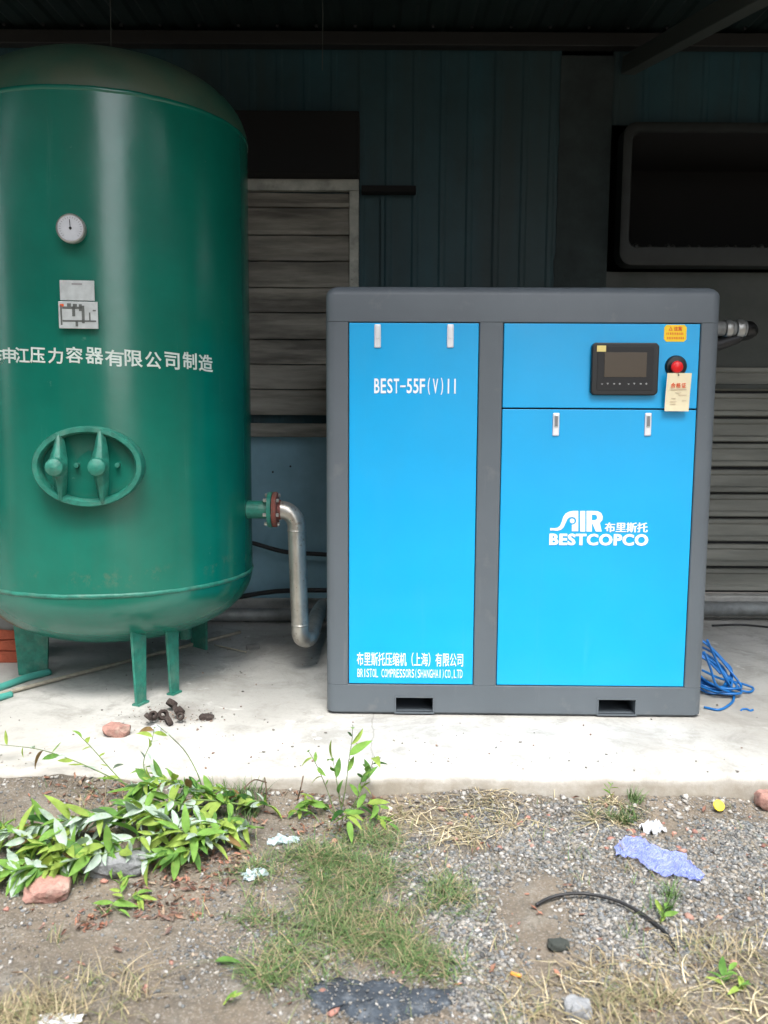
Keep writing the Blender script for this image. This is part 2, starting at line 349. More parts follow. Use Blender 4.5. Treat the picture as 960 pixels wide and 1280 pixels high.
# ------------------------------------------------------------ the shed (wall, roof, window, opening)
WY = 4.90
shed = empty('metal_shed', (0, WY, 0), label='dark open-fronted shed of blue metal sheets behind the green tank and the blue cabinet', cat='shed')
def sp(p): return (p[0], p[1]-WY, p[2])
def ribbed(x0, x1, z0, z1, y, pitch=.19, d=.0045, seamless=False):
    mb = MB(); pr = []; x = x0
    while x < x1-.001:
        for dx, dy in ((0, 0), (.012, -d), (.032, -d), (.044, 0)):
            if x+dx < x1: pr.append((x+dx, y+dy-WY))
        x += pitch
    pr.append((x1, y-WY)); pr[0] = (x0, y-WY)
    V = [(a, b, z) for z in (z0, z1) for a, b in pr]+[(x0, y+.01-WY, z0), (x1, y+.01-WY, z0), (x1, y+.01-WY, z1), (x0, y+.01-WY, z1)]
    n = len(pr); mb.add(V, [(i, i+1, n+i+1, n+i) for i in range(n-1)]+[(2*n, 2*n+3, 2*n+2, 2*n+1)])
    return mb
x = -7.0
while x < .9:
    x1 = min(x+.76, .965)
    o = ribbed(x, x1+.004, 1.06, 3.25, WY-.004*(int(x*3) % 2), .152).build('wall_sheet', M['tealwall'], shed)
    x += .76
mb = MB(); mb.box((-7, -.02, 0), (.965, .02, 1.055)); mb.build('lower_wall', M['bluewall'], shed, bevel=.003)
# ragged plaster pillar
mb = MB(); pl = [(.965+.012*noise.noise(Vector((0, z*9, 0)))-.01*(z < 2.1), z) for z in np.arange(0, 3.17, .05)]
mb.prism([(1.255, 0), (1.255, 3.15)]+[(a, z) for a, z in reversed(pl)], -.012, .03); mb.build('pillar', M['greywall'], shed)
# right hand side: tin panel, boards, kerb
mb = MB(); mb.box((1.256, -.004, 1.36), (7, .02, 1.99)); mb.build('tin_panel', M['tin'], shed)
for i in range(7):
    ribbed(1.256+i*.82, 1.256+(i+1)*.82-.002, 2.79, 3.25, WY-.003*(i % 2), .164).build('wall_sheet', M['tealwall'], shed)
siding = MB().box((1.256, .012, .14), (7, .03, 1.36)).build('siding', M['dark'], shed)
z = .15; k = 0
while z < 1.33:
    hgt = .142; y0 = -.012-.006*random.random(); t_ = random.uniform(-.003, .003)
    pr = [(z+.004, y0+.02), (z+.012, y0-.012), (z+.035, y0-.012), (z+.045, y0+.004), (z+.105, y0+.004), (z+.115, y0-.006), (z+hgt-.006, y0-.006), (z+hgt-.002, y0+.02)]
    mb = MB(); V = []
    for xx in (1.258, 2.4, 3.6, 7):
        V += [(xx, b+random.uniform(-.002, .002), a+t_*(xx-1)) for a, b in pr]
    n = len(pr); mb.add(V, [(i*n+j, i*n+(j+1) % n, (i+1)*n+(j+1) % n, (i+1)*n+j) for i in range(3) for j in range(n)]+[tuple(range(n)), tuple(range(4*n-1, 3*n-1, -1))])
    mb.build('siding_board', M['board2'], siding); z += hgt+.004; k += 1
MB().box((1.258, -.045, 1.335), (7, .01, 1.362)).build('rail', M['tin'], shed, bevel=.004)
MB().box((1.258, -.07, .0), (7, .01, .135)).build('kerb', M['concrete'], shed, bevel=.01)
MB().box((-7, -.06, .0), (.965, -.02, .10)).build('kerb', M['concrete'], shed, bevel=.012)
# the black hooded opening
def opening():
    x0, x1, z0, z1 = 1.29, 3.9, 2.005, 2.76
    mb = MB(); r_ = .07
    def rr(i, rad):
        P_ = []
        for cx, cz, a0 in ((x0+i+rad, z0+i+rad, 180), (x1-i-rad, z0+i+rad, 270), (x1-i-rad, z1-i-rad, 0), (x0+i+rad, z1-i-rad, 90)):
            P_ += [(cx+rad*math.cos(R(a0+k*15)), cz+rad*math.sin(R(a0+k*15))) for k in range(7)]
        return P_
    loops = [[(a, -.02, b) for a, b in rr(0, r_)], [(a, -.14, b) for a, b in rr(0, r_)], [(a, -.145, b) for a, b in rr(.012, r_)], [(a, -.145, b) for a, b in rr(.045, .045)], [(a, -.13, b) for a, b in rr(.052, .04)], [(a, .6, b) for a, b in rr(.052, .04)]]
    n = len(loops[0]); V = [p for l in loops for p in l]
    # the lower rim is taller
    V = [(p[0], p[1], p[2]+(.05 if (2 < li//n and p[2] < z0+.3) else 0)) for li, p in enumerate(V)]
    mb.add(V, [(j*n+i, j*n+(i+1) % n, (j+1)*n+(i+1) % n, (j+1)*n+i) for j in range(4) for i in range(n)])
    hood = mb.build('hood', M['hood'], shed, smooth=True, sharp=40)
    mb = MB(); mb.add([V[4*n+i] for i in range(n)]+[V[5*n+i] for i in range(n)], [(i, (i+1) % n, n+(i+1) % n, n+i) for i in range(n)]+[tuple(range(n, 2*n))])
    mb.build('duct', M['plain_black'], hood)
    mb = MB()
    for k in range(26):                                                   # crusted lumps along the lower lip
        cx = x0+.1+k*.07+random.uniform(-.02, .02)*1.2; s_ = random.uniform(.008, .018)
        mb.lathe([(0, -s_), (s_*.8, -s_*.4), (s_, .1*s_), (s_*.7, s_*.7), (0, s_)], 7, Matrix.Translation((cx, -.136, z0+.10)))
    tag(mb.build('crust', M['hood'], hood), kind='stuff')
opening()
# roof: sheets, purlins, rafters, brace
def roof_z(y): return 3.27 - (WY-y)*.04
RY = 1.95
for i in range(16):
    mb = MB(); a = -7.2+i*.9; pr = []
    for k in range(6):
        for dx, dz in ((0, 0), (.02, .012), (.06, .012), (.08, 0)): pr.append((a+k*.15+dx, dz))
    pr.append((a+.9, 0)); n = len(pr)
    V = [(x_, y_-WY, roof_z(y_)+dz+.002*(i % 2)) for y_ in (WY+.9, RY) for x_, dz in pr]
    V += [(x_, y_, z_+.012) for x_, y_, z_ in V]
    mb.add(V, [(j, j+1, n+j+1, n+j) for j in range(n-1)]+[(2*n+j, 3*n+j, 3*n+j+1, 2*n+j+1) for j in range(n-1)])
    mb.build('roof_sheet', M['roof'], shed)
for yy in (3.4, 2.05):
    MB().box((-7, yy-.03-WY, roof_z(yy)-.085), (7, yy+.03-WY, roof_z(yy)-.006)).build('purlin', M['roof_steel'], shed)
MB().box((-7, -.10, 3.165), (7, -.03, 3.235)).build('wall_beam', M['roof_steel'], shed, bevel=.004)
mb = MB()
for k in range(60):
    mb.lathe([(0, .014), (.009, .012), (.009, 0)], 6, Matrix.Translation((-5+k*.21, -.10, 3.255)) @ Matrix.Rotation(R(90), 4, 'X'))
tag(mb.build('bolt_row', M['dark'], shed), kind='stuff')
pa, pb = yp(786, 82, 4.85), yp(948, -8, 3.55); d_ = (pb-pa)
pts = [Vector(sp(pa)), Vector(sp(pa+d_*2.15))]
mb = MB(); dn = d_.normalized(); side = dn.cross(Vector((0, 0, 1))).normalized(); upv = side.cross(dn)
mb.box((0, -.04, -.045), ((pts[1]-pts[0]).length, .04, .045), M=axes(pts[0], dn, -side, upv)); mb.build('brace', M['brace'], shed, bevel=.004)
pend = pa+d_*2.15
for xx in (pend.x+.02, -4.4, 6.4):
    MB().box((xx, pend.y-WY-.05, -.12), (xx+.1, pend.y-WY+.05, roof_z(pend.y)-.09)).build('post', M['roof_steel'], shed, bevel=.005)
for sx in (-7.15, 7.05):  # unseen end walls, added to keep the shed's upper interior dark
    MB().box((sx, RY-WY+.1, 0), (sx+.1, .76, 3.05)).build('added_end_wall', M['tealwall'], shed)
MB().box((-7.1, .7, 0), (7.1, .75, 3.32)).build('light_seal', M['plain_black'], shed)  # unseen sheet added to block sky light at the wall seams
# shuttered window
wx0, wx1, wz0, wz1 = -1.55, -.15, 1.06, 2.475
win = MB()
win.box((wx0, -.06, wz1-.06), (wx1, -.014, wz1)).box((wx1-.052, -.062, wz0+.102), (wx1, -.014, wz1-.062)).box((wx0, -.062, wz0+.102), (wx0+.052, -.014, wz1-.062))
win = win.build('window', M['frame_pale'], shed, bevel=.003)
MB().box((wx0+.02, -.10, wz0-.012), (wx1+.05, -.018, wz0+.065)).build('sill', M['board'], win, bevel=.006)
z = wz0+.11; zt = wz1-.066; i = 0
hs_ = [.148, .142, .14, .15, .138, .146, .142, .15, .13]
while z < zt-.03:
    hgt = min(hs_[i % 9], zt-z); mb = MB(); a = random.uniform(-.004, .004); n = 14; V = []
    yb, ytp = -.046+random.uniform(-.003, .003), -.026
    for j in range(n+1):
        xx = wx0+.054+(wx1-wx0-.108)*j/n; w = .0025*noise.noise(Vector((xx*9, i*3.7, 0)))
        V += [(xx, yb, z+.003+w), (xx, yb-.003+w, z+.022), (xx, ytp-.006, z+hgt*.55+w), (xx, ytp, z+hgt-.002+w*2), (xx, -.012, z+hgt-.002), (xx, -.012, z+.003)]
    mb.add(V, [(j*6+k, j*6+(k+1) % 6, (j+1)*6+(k+1) % 6, (j+1)*6+k) for j in range(n) for k in range(6)]+[(0, 1, 2, 3, 4, 5), tuple(n*6+k for k in (5, 4, 3, 2, 1, 0))])
    mb.build('slat', M['board'], win); z += hgt; i += 1
MB().box((wx0-.02, -.17, 2.478), (wx1+.005, -.014, 2.80)).build('shutter_box', M['plain_black'], shed, bevel=.006)
# the bracket and cable channel right of the window
p0, p1 = yp(452, 237, 4.84), yp(520, 237, 4.84)
mb = MB(); mb.box((p0.x, -.085, p0.z-.018), (p1.x, -.014, p0.z+.018)); br = mb.build('bracket', M['plain_black'], shed, bevel=.004)
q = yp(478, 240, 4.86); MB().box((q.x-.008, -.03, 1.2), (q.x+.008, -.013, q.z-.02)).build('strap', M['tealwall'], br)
# three little drill marks low on the blue wall
for (a, b) in ((341, 590), (363, 583)):
    q = yp(a, b, WY-.02); MB().lathe([(0, .003), (.005, .002), (.006, 0)], 8, Matrix.Translation((q.x, -.02, q.z)) @ Matrix.Rotation(R(90), 4, 'X')).build('drill_mark', M['dark'], shed)

# ------------------------------------------------------------ unseen houses, added out of view to shape the tank's reflections
def house(x0, x1, y0, y1, h, label):
    hb = empty('added_house', ((x0+x1)/2, y1, -.1), label=label, cat='house')
    w = (x1-x0)/2
    MB().box((-w, y0-y1, 0), (w, 0, h)).build('wall', M['facade'], hb)
    MB().prism([(-w-.3, h), (w+.3, h), (w, h+.6), (-w, h+.6)], y0-y1-.3, .3).build('roof', M['roof_tile'], hb)
    for fl in range(int(h//3)):
        xx = -w+1.2
        while xx < w-1.5:
            f = MB().box((xx, 0, fl*3+1), (xx+1.2, .06, fl*3+2.4)).build('window', M['hood'], hb)
            MB().box((xx+.08, .04, fl*3+1.08), (xx+1.12, .07, fl*3+2.32)).build('pane', M['pane'], f); xx += 3
house(-26, 1.0, -13, -7, 7.8, 'dark rendered three-storey house added unseen across the yard to shape tank reflections, the longer of the two')
house(8.0, 16, -13, -7, 7.8, 'dark rendered three-storey house added unseen across the yard to shape tank reflections, the shorter of the two')
house(16.5, 24, -11, 2.5, 7.8, 'dark rendered house added unseen on the right to block sky from tank reflections')

# ------------------------------------------------------------ text helper
def text_mesh(s, bold=0, ext=0, space=1.0, res=3):
    cu = bpy.data.curves.new('t', 'FONT'); cu.body = s; cu.offset = bold; cu.extrude = ext; cu.resolution_u = res; cu.space_character = space
    o = bpy.data.objects.new('t', cu); C.objects.link(o); dg = bpy.context.evaluated_depsgraph_get(); dg.update()
    me = bpy.data.meshes.new_from_object(o.evaluated_get(dg)); bpy.data.objects.remove(o); bpy.data.curves.remove(cu)
    co = np.array([v.co[:] for v in me.vertices]); return me, co
def flat_text(s, name, rect, y, parent, m, bold=0, space=1.0, ext=.02, fat=0):
    me, co = text_mesh(s, bold, ext, space)
    u0, w0, u1, w1 = rect; mn = co.min(0); mxx = co.max(0)
    V = []; Fc = []; n = len(me.vertices); offs = [(0, 0)] if not fat else [(-fat, 0), (fat, 0), (0, fat*.6)]
    for q, (ou, ow) in enumerate(offs):
        for v in me.vertices:
            a = (v.co.x-mn[0])/(mxx[0]-mn[0]); b = (v.co.y-mn[1])/(mxx[1]-mn[1])
            V.append((u0+a*(u1-u0)+ou, y-(.0008+.00012*q if v.co.z > 0 else -.0004-.00012*q), w0+b*(w1-w0)+ow))
        Fc += [tuple(i+q*n for i in p.vertices) for p in me.polygons]
    me = bpy.data.meshes.new(name); me.from_pydata(V, [], Fc); return link(name, me, m, parent)

def cell_text(s, name, rect, y, parent, m, bold=0, fill=.8, thin='I1(),'):
    u0, w0, u1, w1 = rect; cw = (u1-u0)/len(s); V = []; Fc = []
    for k, ch in enumerate(s):
        if ch == ' ': continue
        me, co = text_mesh(ch, bold, .02); mn = co.min(0); mxx = co.max(0); f = fill
        if ch in thin: f = fill*(.28 if ch in 'I,' else .42)
        h0, h1 = w0, w1
        if ch == '-': h0, h1 = w0+(w1-w0)*.42, w0+(w1-w0)*.54
        if ch == ',': h0, h1 = w0-(w1-w0)*.12, w0+(w1-w0)*.16
        if ch in '()': h0, h1 = w0-(w1-w0)*.08, w1+(w1-w0)*.06
        a0 = u0+cw*(k+.5-f/2); b = len(V)
        for v in me.vertices:
            V.append((a0+(v.co.x-mn[0])/(mxx[0]-mn[0])*cw*f, y-(.0008 if v.co.z > 0 else -.0004), h0+(v.co.y-mn[1])/(mxx[1]-mn[1])*(h1-h0)))
        Fc += [tuple(i+b for i in p.vertices) for p in me.polygons]
    me = bpy.data.meshes.new(name); me.from_pydata(V, [], Fc); return link(name, me, m, parent)

# ------------------------------------------------------------ the screw compressor cabinet
CL = gp(408, 893); CR = gp(877, 898)
eu = (CR-CL).normalized(); CW = (CR-CL).length; CH = 1.652; CD = 1.25
comp = empty('air_compressor', (CL.x, CL.y, 0), math.atan2(eu.y, eu.x), label='large cyan and slate-grey screw compressor cabinet standing on the concrete', cat='compressor')
en = Vector((-eu.y, eu.x, 0))
def cf(px, py):                       # pixel -> (u, height) on the cabinet's front
    d = ray(px, py); t = (CL-CAM).dot(en)/d.dot(en); p = CAM+d*t; return (p-CL).dot(eu), p.z
def cr(x0, y0, x1, y1):               # pixel rectangle -> u0,w0,u1,w1
    a = cf(x0, y1); b = cf(x1, y0); return (a[0], a[1], b[0], b[1])
BZ = .123; TZ = 1.519
pu = dict(lp0=.0885, lp1=.566, rp0=.662, rp1=1.3965)
pu['lp0'] = (cf(435, 401)[0]+cf(437, 857)[0])/2; pu['lp1'] = (cf(599, 402)[0]+cf(591, 857)[0])/2
pu['rp0'] = (cf(630, 403)[0]+cf(621, 857)[0])/2; pu['rp1'] = (cf(876, 404)[0]+cf(855, 859)[0])/2
def ring_block(levels, name, parent, m, holes=(), hz=(0, 0)):
    """a rounded slab-sided block; levels (z, inset); holes: (u0,u1) cut in the front between the two z's in hz"""
    def outline(i):
        r0 = max(.006, .035-i*.5); P_ = []
        cs = [(i+r0, i+r0, 180, 270), (CW-i-r0, i+r0, 270, 360), (CW-i-r0, CD-i-r0, 0, 90), (i+r0, CD-i-r0, 90, 180)]
        for ci, (cx, cy, a0, a1) in enumerate(cs):
            P_ += [(cx+r0*math.cos(R(a0+(a1-a0)*k/5)), cy+r0*math.sin(R(a0+(a1-a0)*k/5))) for k in range(6)]
            if ci == 0:
                for h0, h1 in holes: P_ += [(h0, i), (h1, i)]
        return P_
    L_ = [[(x_, y_, z_) for x_, y_ in outline(i)] for z_, i in levels]; n = len(L_[0]); V = [p for l in L_ for p in l]
    Fs = []
    for j in range(len(levels)-1):
        for i in range(n):
            hole = holes and levels[j][0] >= hz[0]-1e-6 and levels[j+1][0] <= hz[1]+1e-6 and i >= 6 and i < 6+2*len(holes) and (i-6) % 2 == 0
            if not hole: Fs.append((j*n+i, j*n+(i+1) % n, (j+1)*n+(i+1) % n, (j+1)*n+i))
    Fs += [tuple(range(n-1, -1, -1)), tuple((len(levels)-1)*n+i for i in range(n))]
    mb = MB().add(V, Fs)
    me = mb.mesh(name, fix=False); o = link(name, me, m, parent, smooth=True); me.set_sharp_from_angle(angle=R(35)); return o
h1 = (cf(495, 880)[0], cf(541, 880)[0]); h2 = (cf(748, 883)[0], cf(794, 883)[0])
hz = (cf(518, 890)[1], cf(518, 872)[1])
base = ring_block([(0, .022), (.004, .012), (.010, .005), (.018, .001), (hz[0], 0), (hz[1], 0), (BZ-.002, 0), (BZ-.0005, .002)], 'base_frame', comp, M['greypaint'], (h1, h2), hz)
for a, b in (h1, h2):
    mb = MB(); mb.add([(a, 0, hz[0]), (b, 0, hz[0]), (b, 0, hz[1]), (a, 0, hz[1]), (a, .4, hz[0]), (b, .4, hz[0]), (b, .4, hz[1]), (a, .4, hz[1])], [(0, 1, 5, 4), (1, 2, 6, 5), (2, 3, 7, 6), (3, 0, 4, 7), (4, 5, 6, 7)])
    mb.build('fork_pocket', M['greypaint'], base)
    e_ = .006; mb = MB()
    for A_, B_ in (((a-e_, -.003, hz[0]-e_), (b+e_, .002, hz[0])), ((a-e_, -.003, hz[1]), (b+e_, .002, hz[1]+e_)), ((a-e_, -.003, hz[0]+.0005), (a, .002, hz[1]-.0005)), ((b, -.003, hz[0]+.0005), (b+e_, .002, hz[1]-.0005))): mb.box(A_, B_)
    mb.build('pocket_rim', M['greypaint'], base)
ring_block([(TZ+.0005, .002), (TZ+.002, 0), (CH-.034, 0), (CH-.026, .002), (CH-.016, .008), (CH-.007, .018), (CH-.001, .032), (CH, .05)], 'top_cover', comp, M['greypaint'])
MB().box((.006, .03, BZ), (CW-.006, CD-.03, TZ)).build('inner_body', M['dark'], comp)
def post(u0, u1, rl=False, rr_=False):
    P_ = []; r0 = .035; y1 = .07
    if rl: P_ += [(u0+r0-r0*math.cos(R(a)), r0-r0*math.sin(R(a))) for a in range(0, 91, 15)]
    else: P_ += [(u0, .004), (u0+.003, 0)]
    if rr_: P_ += [(u1-r0+r0*math.sin(R(a)), r0-r0*math.cos(R(a))) for a in range(0, 91, 15)]
    else: P_ += [(u1-.003, 0), (u1, .004)]
    P_ += [(u1, y1), (u0, y1)]
    n = len(P_); V = [(a, b, z_) for z_ in (BZ, TZ) for a, b in P_]
    o = MB().add(V, [(i, (i+1) % n, n+(i+1) % n, n+i) for i in range(n)]+[tuple(range(n-1, -1, -1)), tuple(range(n, 2*n))]).build('corner_post' if rl or rr_ else 'middle_post', M['greypaint'], comp, smooth=True, sharp=35)
    return o
G = .0022
post(0, pu['lp0']-G, rl=True); post(pu['lp1']+G, pu['rp0']-G); post(pu['rp1']+G, CW, rr_=True)
for sx in (.0, CW-.02):       # side skins
    MB().box((sx+.0, .0705, BZ+.001), (sx+.02, CD-.04, TZ-.001)).build('side_panel', M['cyan'], comp, bevel=.004)
DY = .004
seam = cf(750, 511)[1]
ld = MB().box((pu['lp0']+G*.3, DY, BZ+.003), (pu['lp1']-G*.3, .029, TZ-.003)).build('door_panel', M['cyan'], comp, bevel=.002)
rd = MB().box((pu['rp0']+G*.3, DY, BZ+.003), (pu['rp1']-G*.3, .029, seam-.003)).build('door_panel', M['cyan'], comp, bevel=.002)
cp = MB().box((pu['rp0']+G*.3, DY, seam+.003), (pu['rp1']-G*.3, .029, TZ-.003)).build('control_panel', M['cyan'], comp, bevel=.002)
for (px_, py_, par, dark) in ((472, 420, ld, 0), (563, 420, ld, 0), (695, 530.5, rd, 1), (810, 530.5, rd, 1)):
    a = cf(px_, py_); w_, h_ = .0125, .043
    l_ = MB().box((a[0]-w_, DY-.007, a[1]-h_), (a[0]+w_, DY, a[1]+h_)).build('latch', M['chrome'], par, bevel=.004)
    MB().box((a[0]-w_*.55, DY-.0105, a[1]-h_*.25), (a[0]+w_*.55, DY-.0065, a[1]+h_*.8)).build('lever', M['chrome'] if not dark else M['alu'], l_, bevel=.0015)
    if dark: MB().box((a[0]-w_*.42, DY-.012, a[1]-h_*.15), (a[0]+w_*.42, DY-.0104, a[1]+h_*.72)).build('lever_slot', M['latch_dark'], l_)
TY = DY-.0012
cell_text('BEST-55F(V)II', 'model_lettering', cr(467, 473.5, 573, 491.5), TY, ld, M['white_print'], .018, .82)
flat_text('布里斯托压缩机（上海）有限公司', 'maker_lettering', cr(446, 816.5, 579, 832.5), TY, ld, M['white_print'], 0, fat=.00025)
cell_text('BRISTOL COMPRESSORS(SHANGHAI)CO,LTD', 'maker_lettering', cr(446.5, 837.5, 578.5, 846.5), TY, ld, M['white_print'], .0, .84)
# logo
flat_text('BESTCOPCO', 'brand_lettering', cr(687, 668, 810.5, 681.5), TY, rd, M['white_print'], .03, 1.10, fat=.0012)
flat_text('布里斯托', 'brand_lettering', cr(756.2, 653.6, 809.8, 665.5), TY, rd, M['white_print'], 0, fat=.0013)
def logo():
    mb = MB()
    def X(px, py):   # in the enlarged crop's pixels
        u, w_ = cf(660+px/4.8, 600+py/4.8); return (u, w_)
    # swooping A : outer outline and inner bowl
    top = [(134, 304), (134, 288), (160, 290), (180, 286), (194, 274), (204, 250), (212, 222), (226, 202), (248, 190), (272, 186), (302, 186), (302, 308), (264, 308), (264, 270)]
    inn = [(262, 270), (278, 266), (288, 256), (291, 242), (284, 228), (268, 222), (250, 224), (238, 234), (228, 254), (216, 282), (200, 298), (176, 305), (150, 302)]
    poly = [X(*p) for p in top+inn]
    mb.prism(poly, TY-.0008, TY+.0004)
    mb.prism([X(266+14*math.cos(R(a)), 246+14*math.sin(R(a))) for a in range(0, 360, 20)], TY-.0008, TY+.0004)
    mb.prism([X(*p) for p in ((314, 186), (344, 186), (344, 310), (314, 310))], TY-.0008, TY+.0004)
    # R as three closed pieces
    mb.prism([X(*p) for p in ((352, 186), (384, 186), (384, 310), (352, 310))], TY-.0008, TY+.0004)
    bowl_o = [(384.2, 186), (420, 187), (440, 198), (449, 218), (447, 240), (434, 256), (418, 262), (384.2, 264)]
    bowl_i = [(384.2, 242), (404, 241), (413, 236), (417, 226), (413, 214), (404, 209), (384.2, 208)]
    mb.prism([X(*p) for p in bowl_o+bowl_i], TY-.0008, TY+.0004)
    mb.prism([X(*p) for p in ((388, 264.5), (418, 263), (432, 257.5), (443, 310), (408, 310))], TY-.0008, TY+.0004)
    bm = bmesh.new(); me = mb.mesh('logo', fix=False); bm.from_mesh(me); bmesh.ops.triangulate(bm, faces=[f for f in bm.faces if len(f.verts) > 4], ngon_method='EAR_CLIP'); bm.to_mesh(me); bm.free()
    link('logo', me, M['white_print'], rd)
logo()
# controller
def octa(rect, ch, y0, y1, name, m, par, bev=.0015):
    u0, w0, u1, w1 = rect
    P_ = [(u0+ch, w0), (u1-ch, w0), (u1, w0+ch), (u1, w1-ch), (u1-ch, w1), (u0+ch, w1), (u0, w1-ch), (u0, w0+ch)]
    return MB().prism(P_, y0, y1).build(name, m, par, bevel=bev)
cr_ = cr(737, 429, 823, 494)
ctl = octa(cr_, .011, DY-.022, DY, 'controller', M['black_plastic'], cp, .004)
octa(cr(744, 434, 816, 488), .003, DY-.0235, DY-.021, 'fascia', M['black_matt'], ctl, .0008)
octa(cr(753.5, 441, 807, 471.5), .001, DY-.0245, DY-.023, 'screen', M['screen'], ctl, .0004)
octa(cr(744.5, 432.5, 756, 440), .0005, DY-.0252, DY-.0225, 'sticker', M['yellow_pale'], ctl, .0002)
for k, xx in enumerate((751, 758, 766, 773, 784, 791, 799, 806)):
    a = cf(xx, 480); s_ = .0042
    shp = [[(-1, .2), (0, -1), (1, .2)], [(-1, .8), (1, .8), (0, -.9)], [(-.8, -.6), (.8, -.6), (.8, .6), (-.8, .6)], [(0, -1), (1, 0), (0, 1), (-1, 0)]][k % 4]
    MB().prism([(a[0]+x_*s_, a[1]+z_*s_) for x_, z_ in shp], DY-.0242, DY-.0233).build('key_mark', M['mark'], ctl)
# yellow warning label with red print
wl = octa(cr(830, 406, 859, 427), .009, DY-.0012, DY, 'warning_label', M['yellow'], cp, .0002)
flat_text('△ 注意', 'label_print', cr(836, 408, 853, 413.5), DY-.0014, wl, M['red_print'], .02)
for yy, x0_, x1_ in ((417, 833.5, 855.5), (422.5, 834, 856)):
    mb = MB(); xx = x0_
    while xx < x1_-1.5:
        a = cf(xx, yy); w_ = random.uniform(.0022, .0034); mb.box((a[0], DY-.0020, a[1]-.0042), (a[0]+w_, DY-.0013, a[1]+.0042)); xx += 2.2
    mb.build('label_print', M['red_print'], wl)
# emergency stop
a = cf(845, 458); Mx = Matrix.Translation((a[0], DY, a[1])) @ Matrix.Rotation(R(90), 4, 'X')
es = MB().lathe([(.041, 0), (.041, .004), (.036, .012), (.020, .014), (.018, .03), (0, .03)], 28, Mx).build('stop_button_base', M['black_plastic'], cp, smooth=True, sharp=40)
MB().lathe([(.012, .028), (.021, .032), (.0225, .038), (.0215, .043), (.016, .047), (0, .048)], 24, Mx @ Matrix.Translation((-.007, -.004, 0))).build('stop_button', M['red'], es, smooth=True, sharp=50)
# side pipe stub at the cabinet's right side
a = yp(905, 411, 3.9); b = yp(944, 409, 3.9)
fit = empty('outlet_fitting', (a.x, a.y, a.z), 0, label='chunky dark metal pipe fitting sticking out to the right behind the cabinet', cat='pipe fitting')
sc_ = (b.x-a.x)/.145
def ftube(x0, x1, r_, name, m): MB().tube([(x0, 0, 0), (x1, 0, 0)], r_, 14).build(name, m, fit, bevel=.004, smooth=True, sharp=40)
ftube(-.14, .0, .034, 'pipe', M['old_pipe']); ftube(.001, .03, .041, 'union_nut', M['bolt']); ftube(.031, .05, .034, 'coupling', M['old_pipe'])
ftube(.051, .085, .042, 'union_nut', M['bolt']); ftube(.086, .098, .036, 'coupling', M['old_pipe'])
mb = MB(); mb.tube([(.10, 0, 0), (.112, 0, 0), (.128, .02, -.005), (.132, .06, -.01), (.132, .98, -.01)], [.036, .036, .036, .035, .035], 14); mb.build('elbow', M['black_plastic'], fit, smooth=True, sharp=50)
mb = MB(); mb.tube([(-.14, .02, -.075), (-.02, .0, -.07), (.06, 0, -.045), (.10, 0, -.01)], [.03, .028, .022, .014], 10); mb.build('hose_tail', M['rubber'], fit, smooth=True)
# hanging card
c0 = cr(828.5, 467, 860.5, 514)
card = empty('inspection_card', (0, 0, 0), label='cream paper card with red heading hanging below the red stop button', cat='card')
card.matrix_world = axes(Vector((CL.x, CL.y, 0)), eu, en, Vector((0, 0, 1)))
mb = MB(); n = 8; V = []
for j in range(n+1):
    w_ = c0[1]+(c0[3]-c0[1])*j/n; yy = -.030+.010*math.cos(j/n*2.2)-.0
    V += [(c0[0], yy, w_), (c0[2], yy-.002, w_), (c0[2], yy-.0012, w_), (c0[0], yy+.0008, w_)]
mb.add(V, [(j*4+k, j*4+(k+1) % 4, (j+1)*4+(k+1) % 4, (j+1)*4+k) for j in range(n) for k in range(4)]+[(0, 1, 2, 3), (n*4+3, n*4+2, n*4+1, n*4)])
mb.build('paper', M['cream'], card)
def card_y(py):
    j = (514-py)/47*1.0; return -.030+.010*math.cos(j*2.2)-.0022
flat_text('合格证', 'heading', cr(835, 479, 854, 485), card_y(482)-.0006, card, M['red_print'], .012, 1.25)
for yy, x0_, x1_ in ((487.2, 834, 855), (491, 841, 848), (494, 845, 855), (498, 836, 842), (502, 835, 843), (505, 835, 842), (501, 850, 855)):
    a = cf(x0_, yy); b = cf(x1_, yy); MB().box((a[0], card_y(yy)-.0012, a[1]-.0009), (b[0], card_y(yy)-.0002, a[1]+.0009)).build('print_line', M['grey_print'], card)
a = cf(844, 469.5); MB().lathe([(0, .001), (.0028, .001), (.0028, 0)], 8, Matrix.Translation((a[0], card_y(469)-.001, a[1])) @ Matrix.Rotation(R(90), 4, 'X')).build('eyelet', M['dark'], card)
MB().tube(spline([(a[0], card_y(469)-.001, a[1]), (a[0]-.002, -.038, a[1]+.014), (a[0]-.004, -.033, a[1]+.022)], 4), .0008, 5).build('string', M['wire'], card)

# ------------------------------------------------------------ the green air receiver
TR = .588; TC = Vector((-1.188, 3.746, 0))
tank = empty('air_receiver_tank', tuple(TC), label='tall green vertical pressure tank with gauge, oval hatch and white lettering', cat='tank')
def tank_hit(px, py, r=TR):
    d = ray(px, py); o = CAM-TC; a = d.x**2+d.y**2; b = o.x*d.x+o.y*d.y; c = o.x**2+o.y**2-r*r
    t = (-b-math.sqrt(max(0, b*b-a*c)))/a; p = o+d*t; return math.atan2(p.x, -p.y), p.z     # angle from -Y, height
def tp(th, z, r=TR): return Vector((r*math.sin(th), -r*math.cos(th), z))
def taxes(th, z, r=TR):               # local x right, y inward, z up
    return axes(tp(th, z, r), Vector((math.cos(th), math.sin(th), 0)), Vector((-math.sin(th), math.cos(th), 0)), Vector((0, 0, 1)))
ZB, ZT = .475, 2.335
prof = [(TR, ZB+(ZT-ZB)*k/12) for k in range(13)]
shell = MB().lathe(prof, 96).build('shell', M['green'], tank, smooth=True)
HD = .285
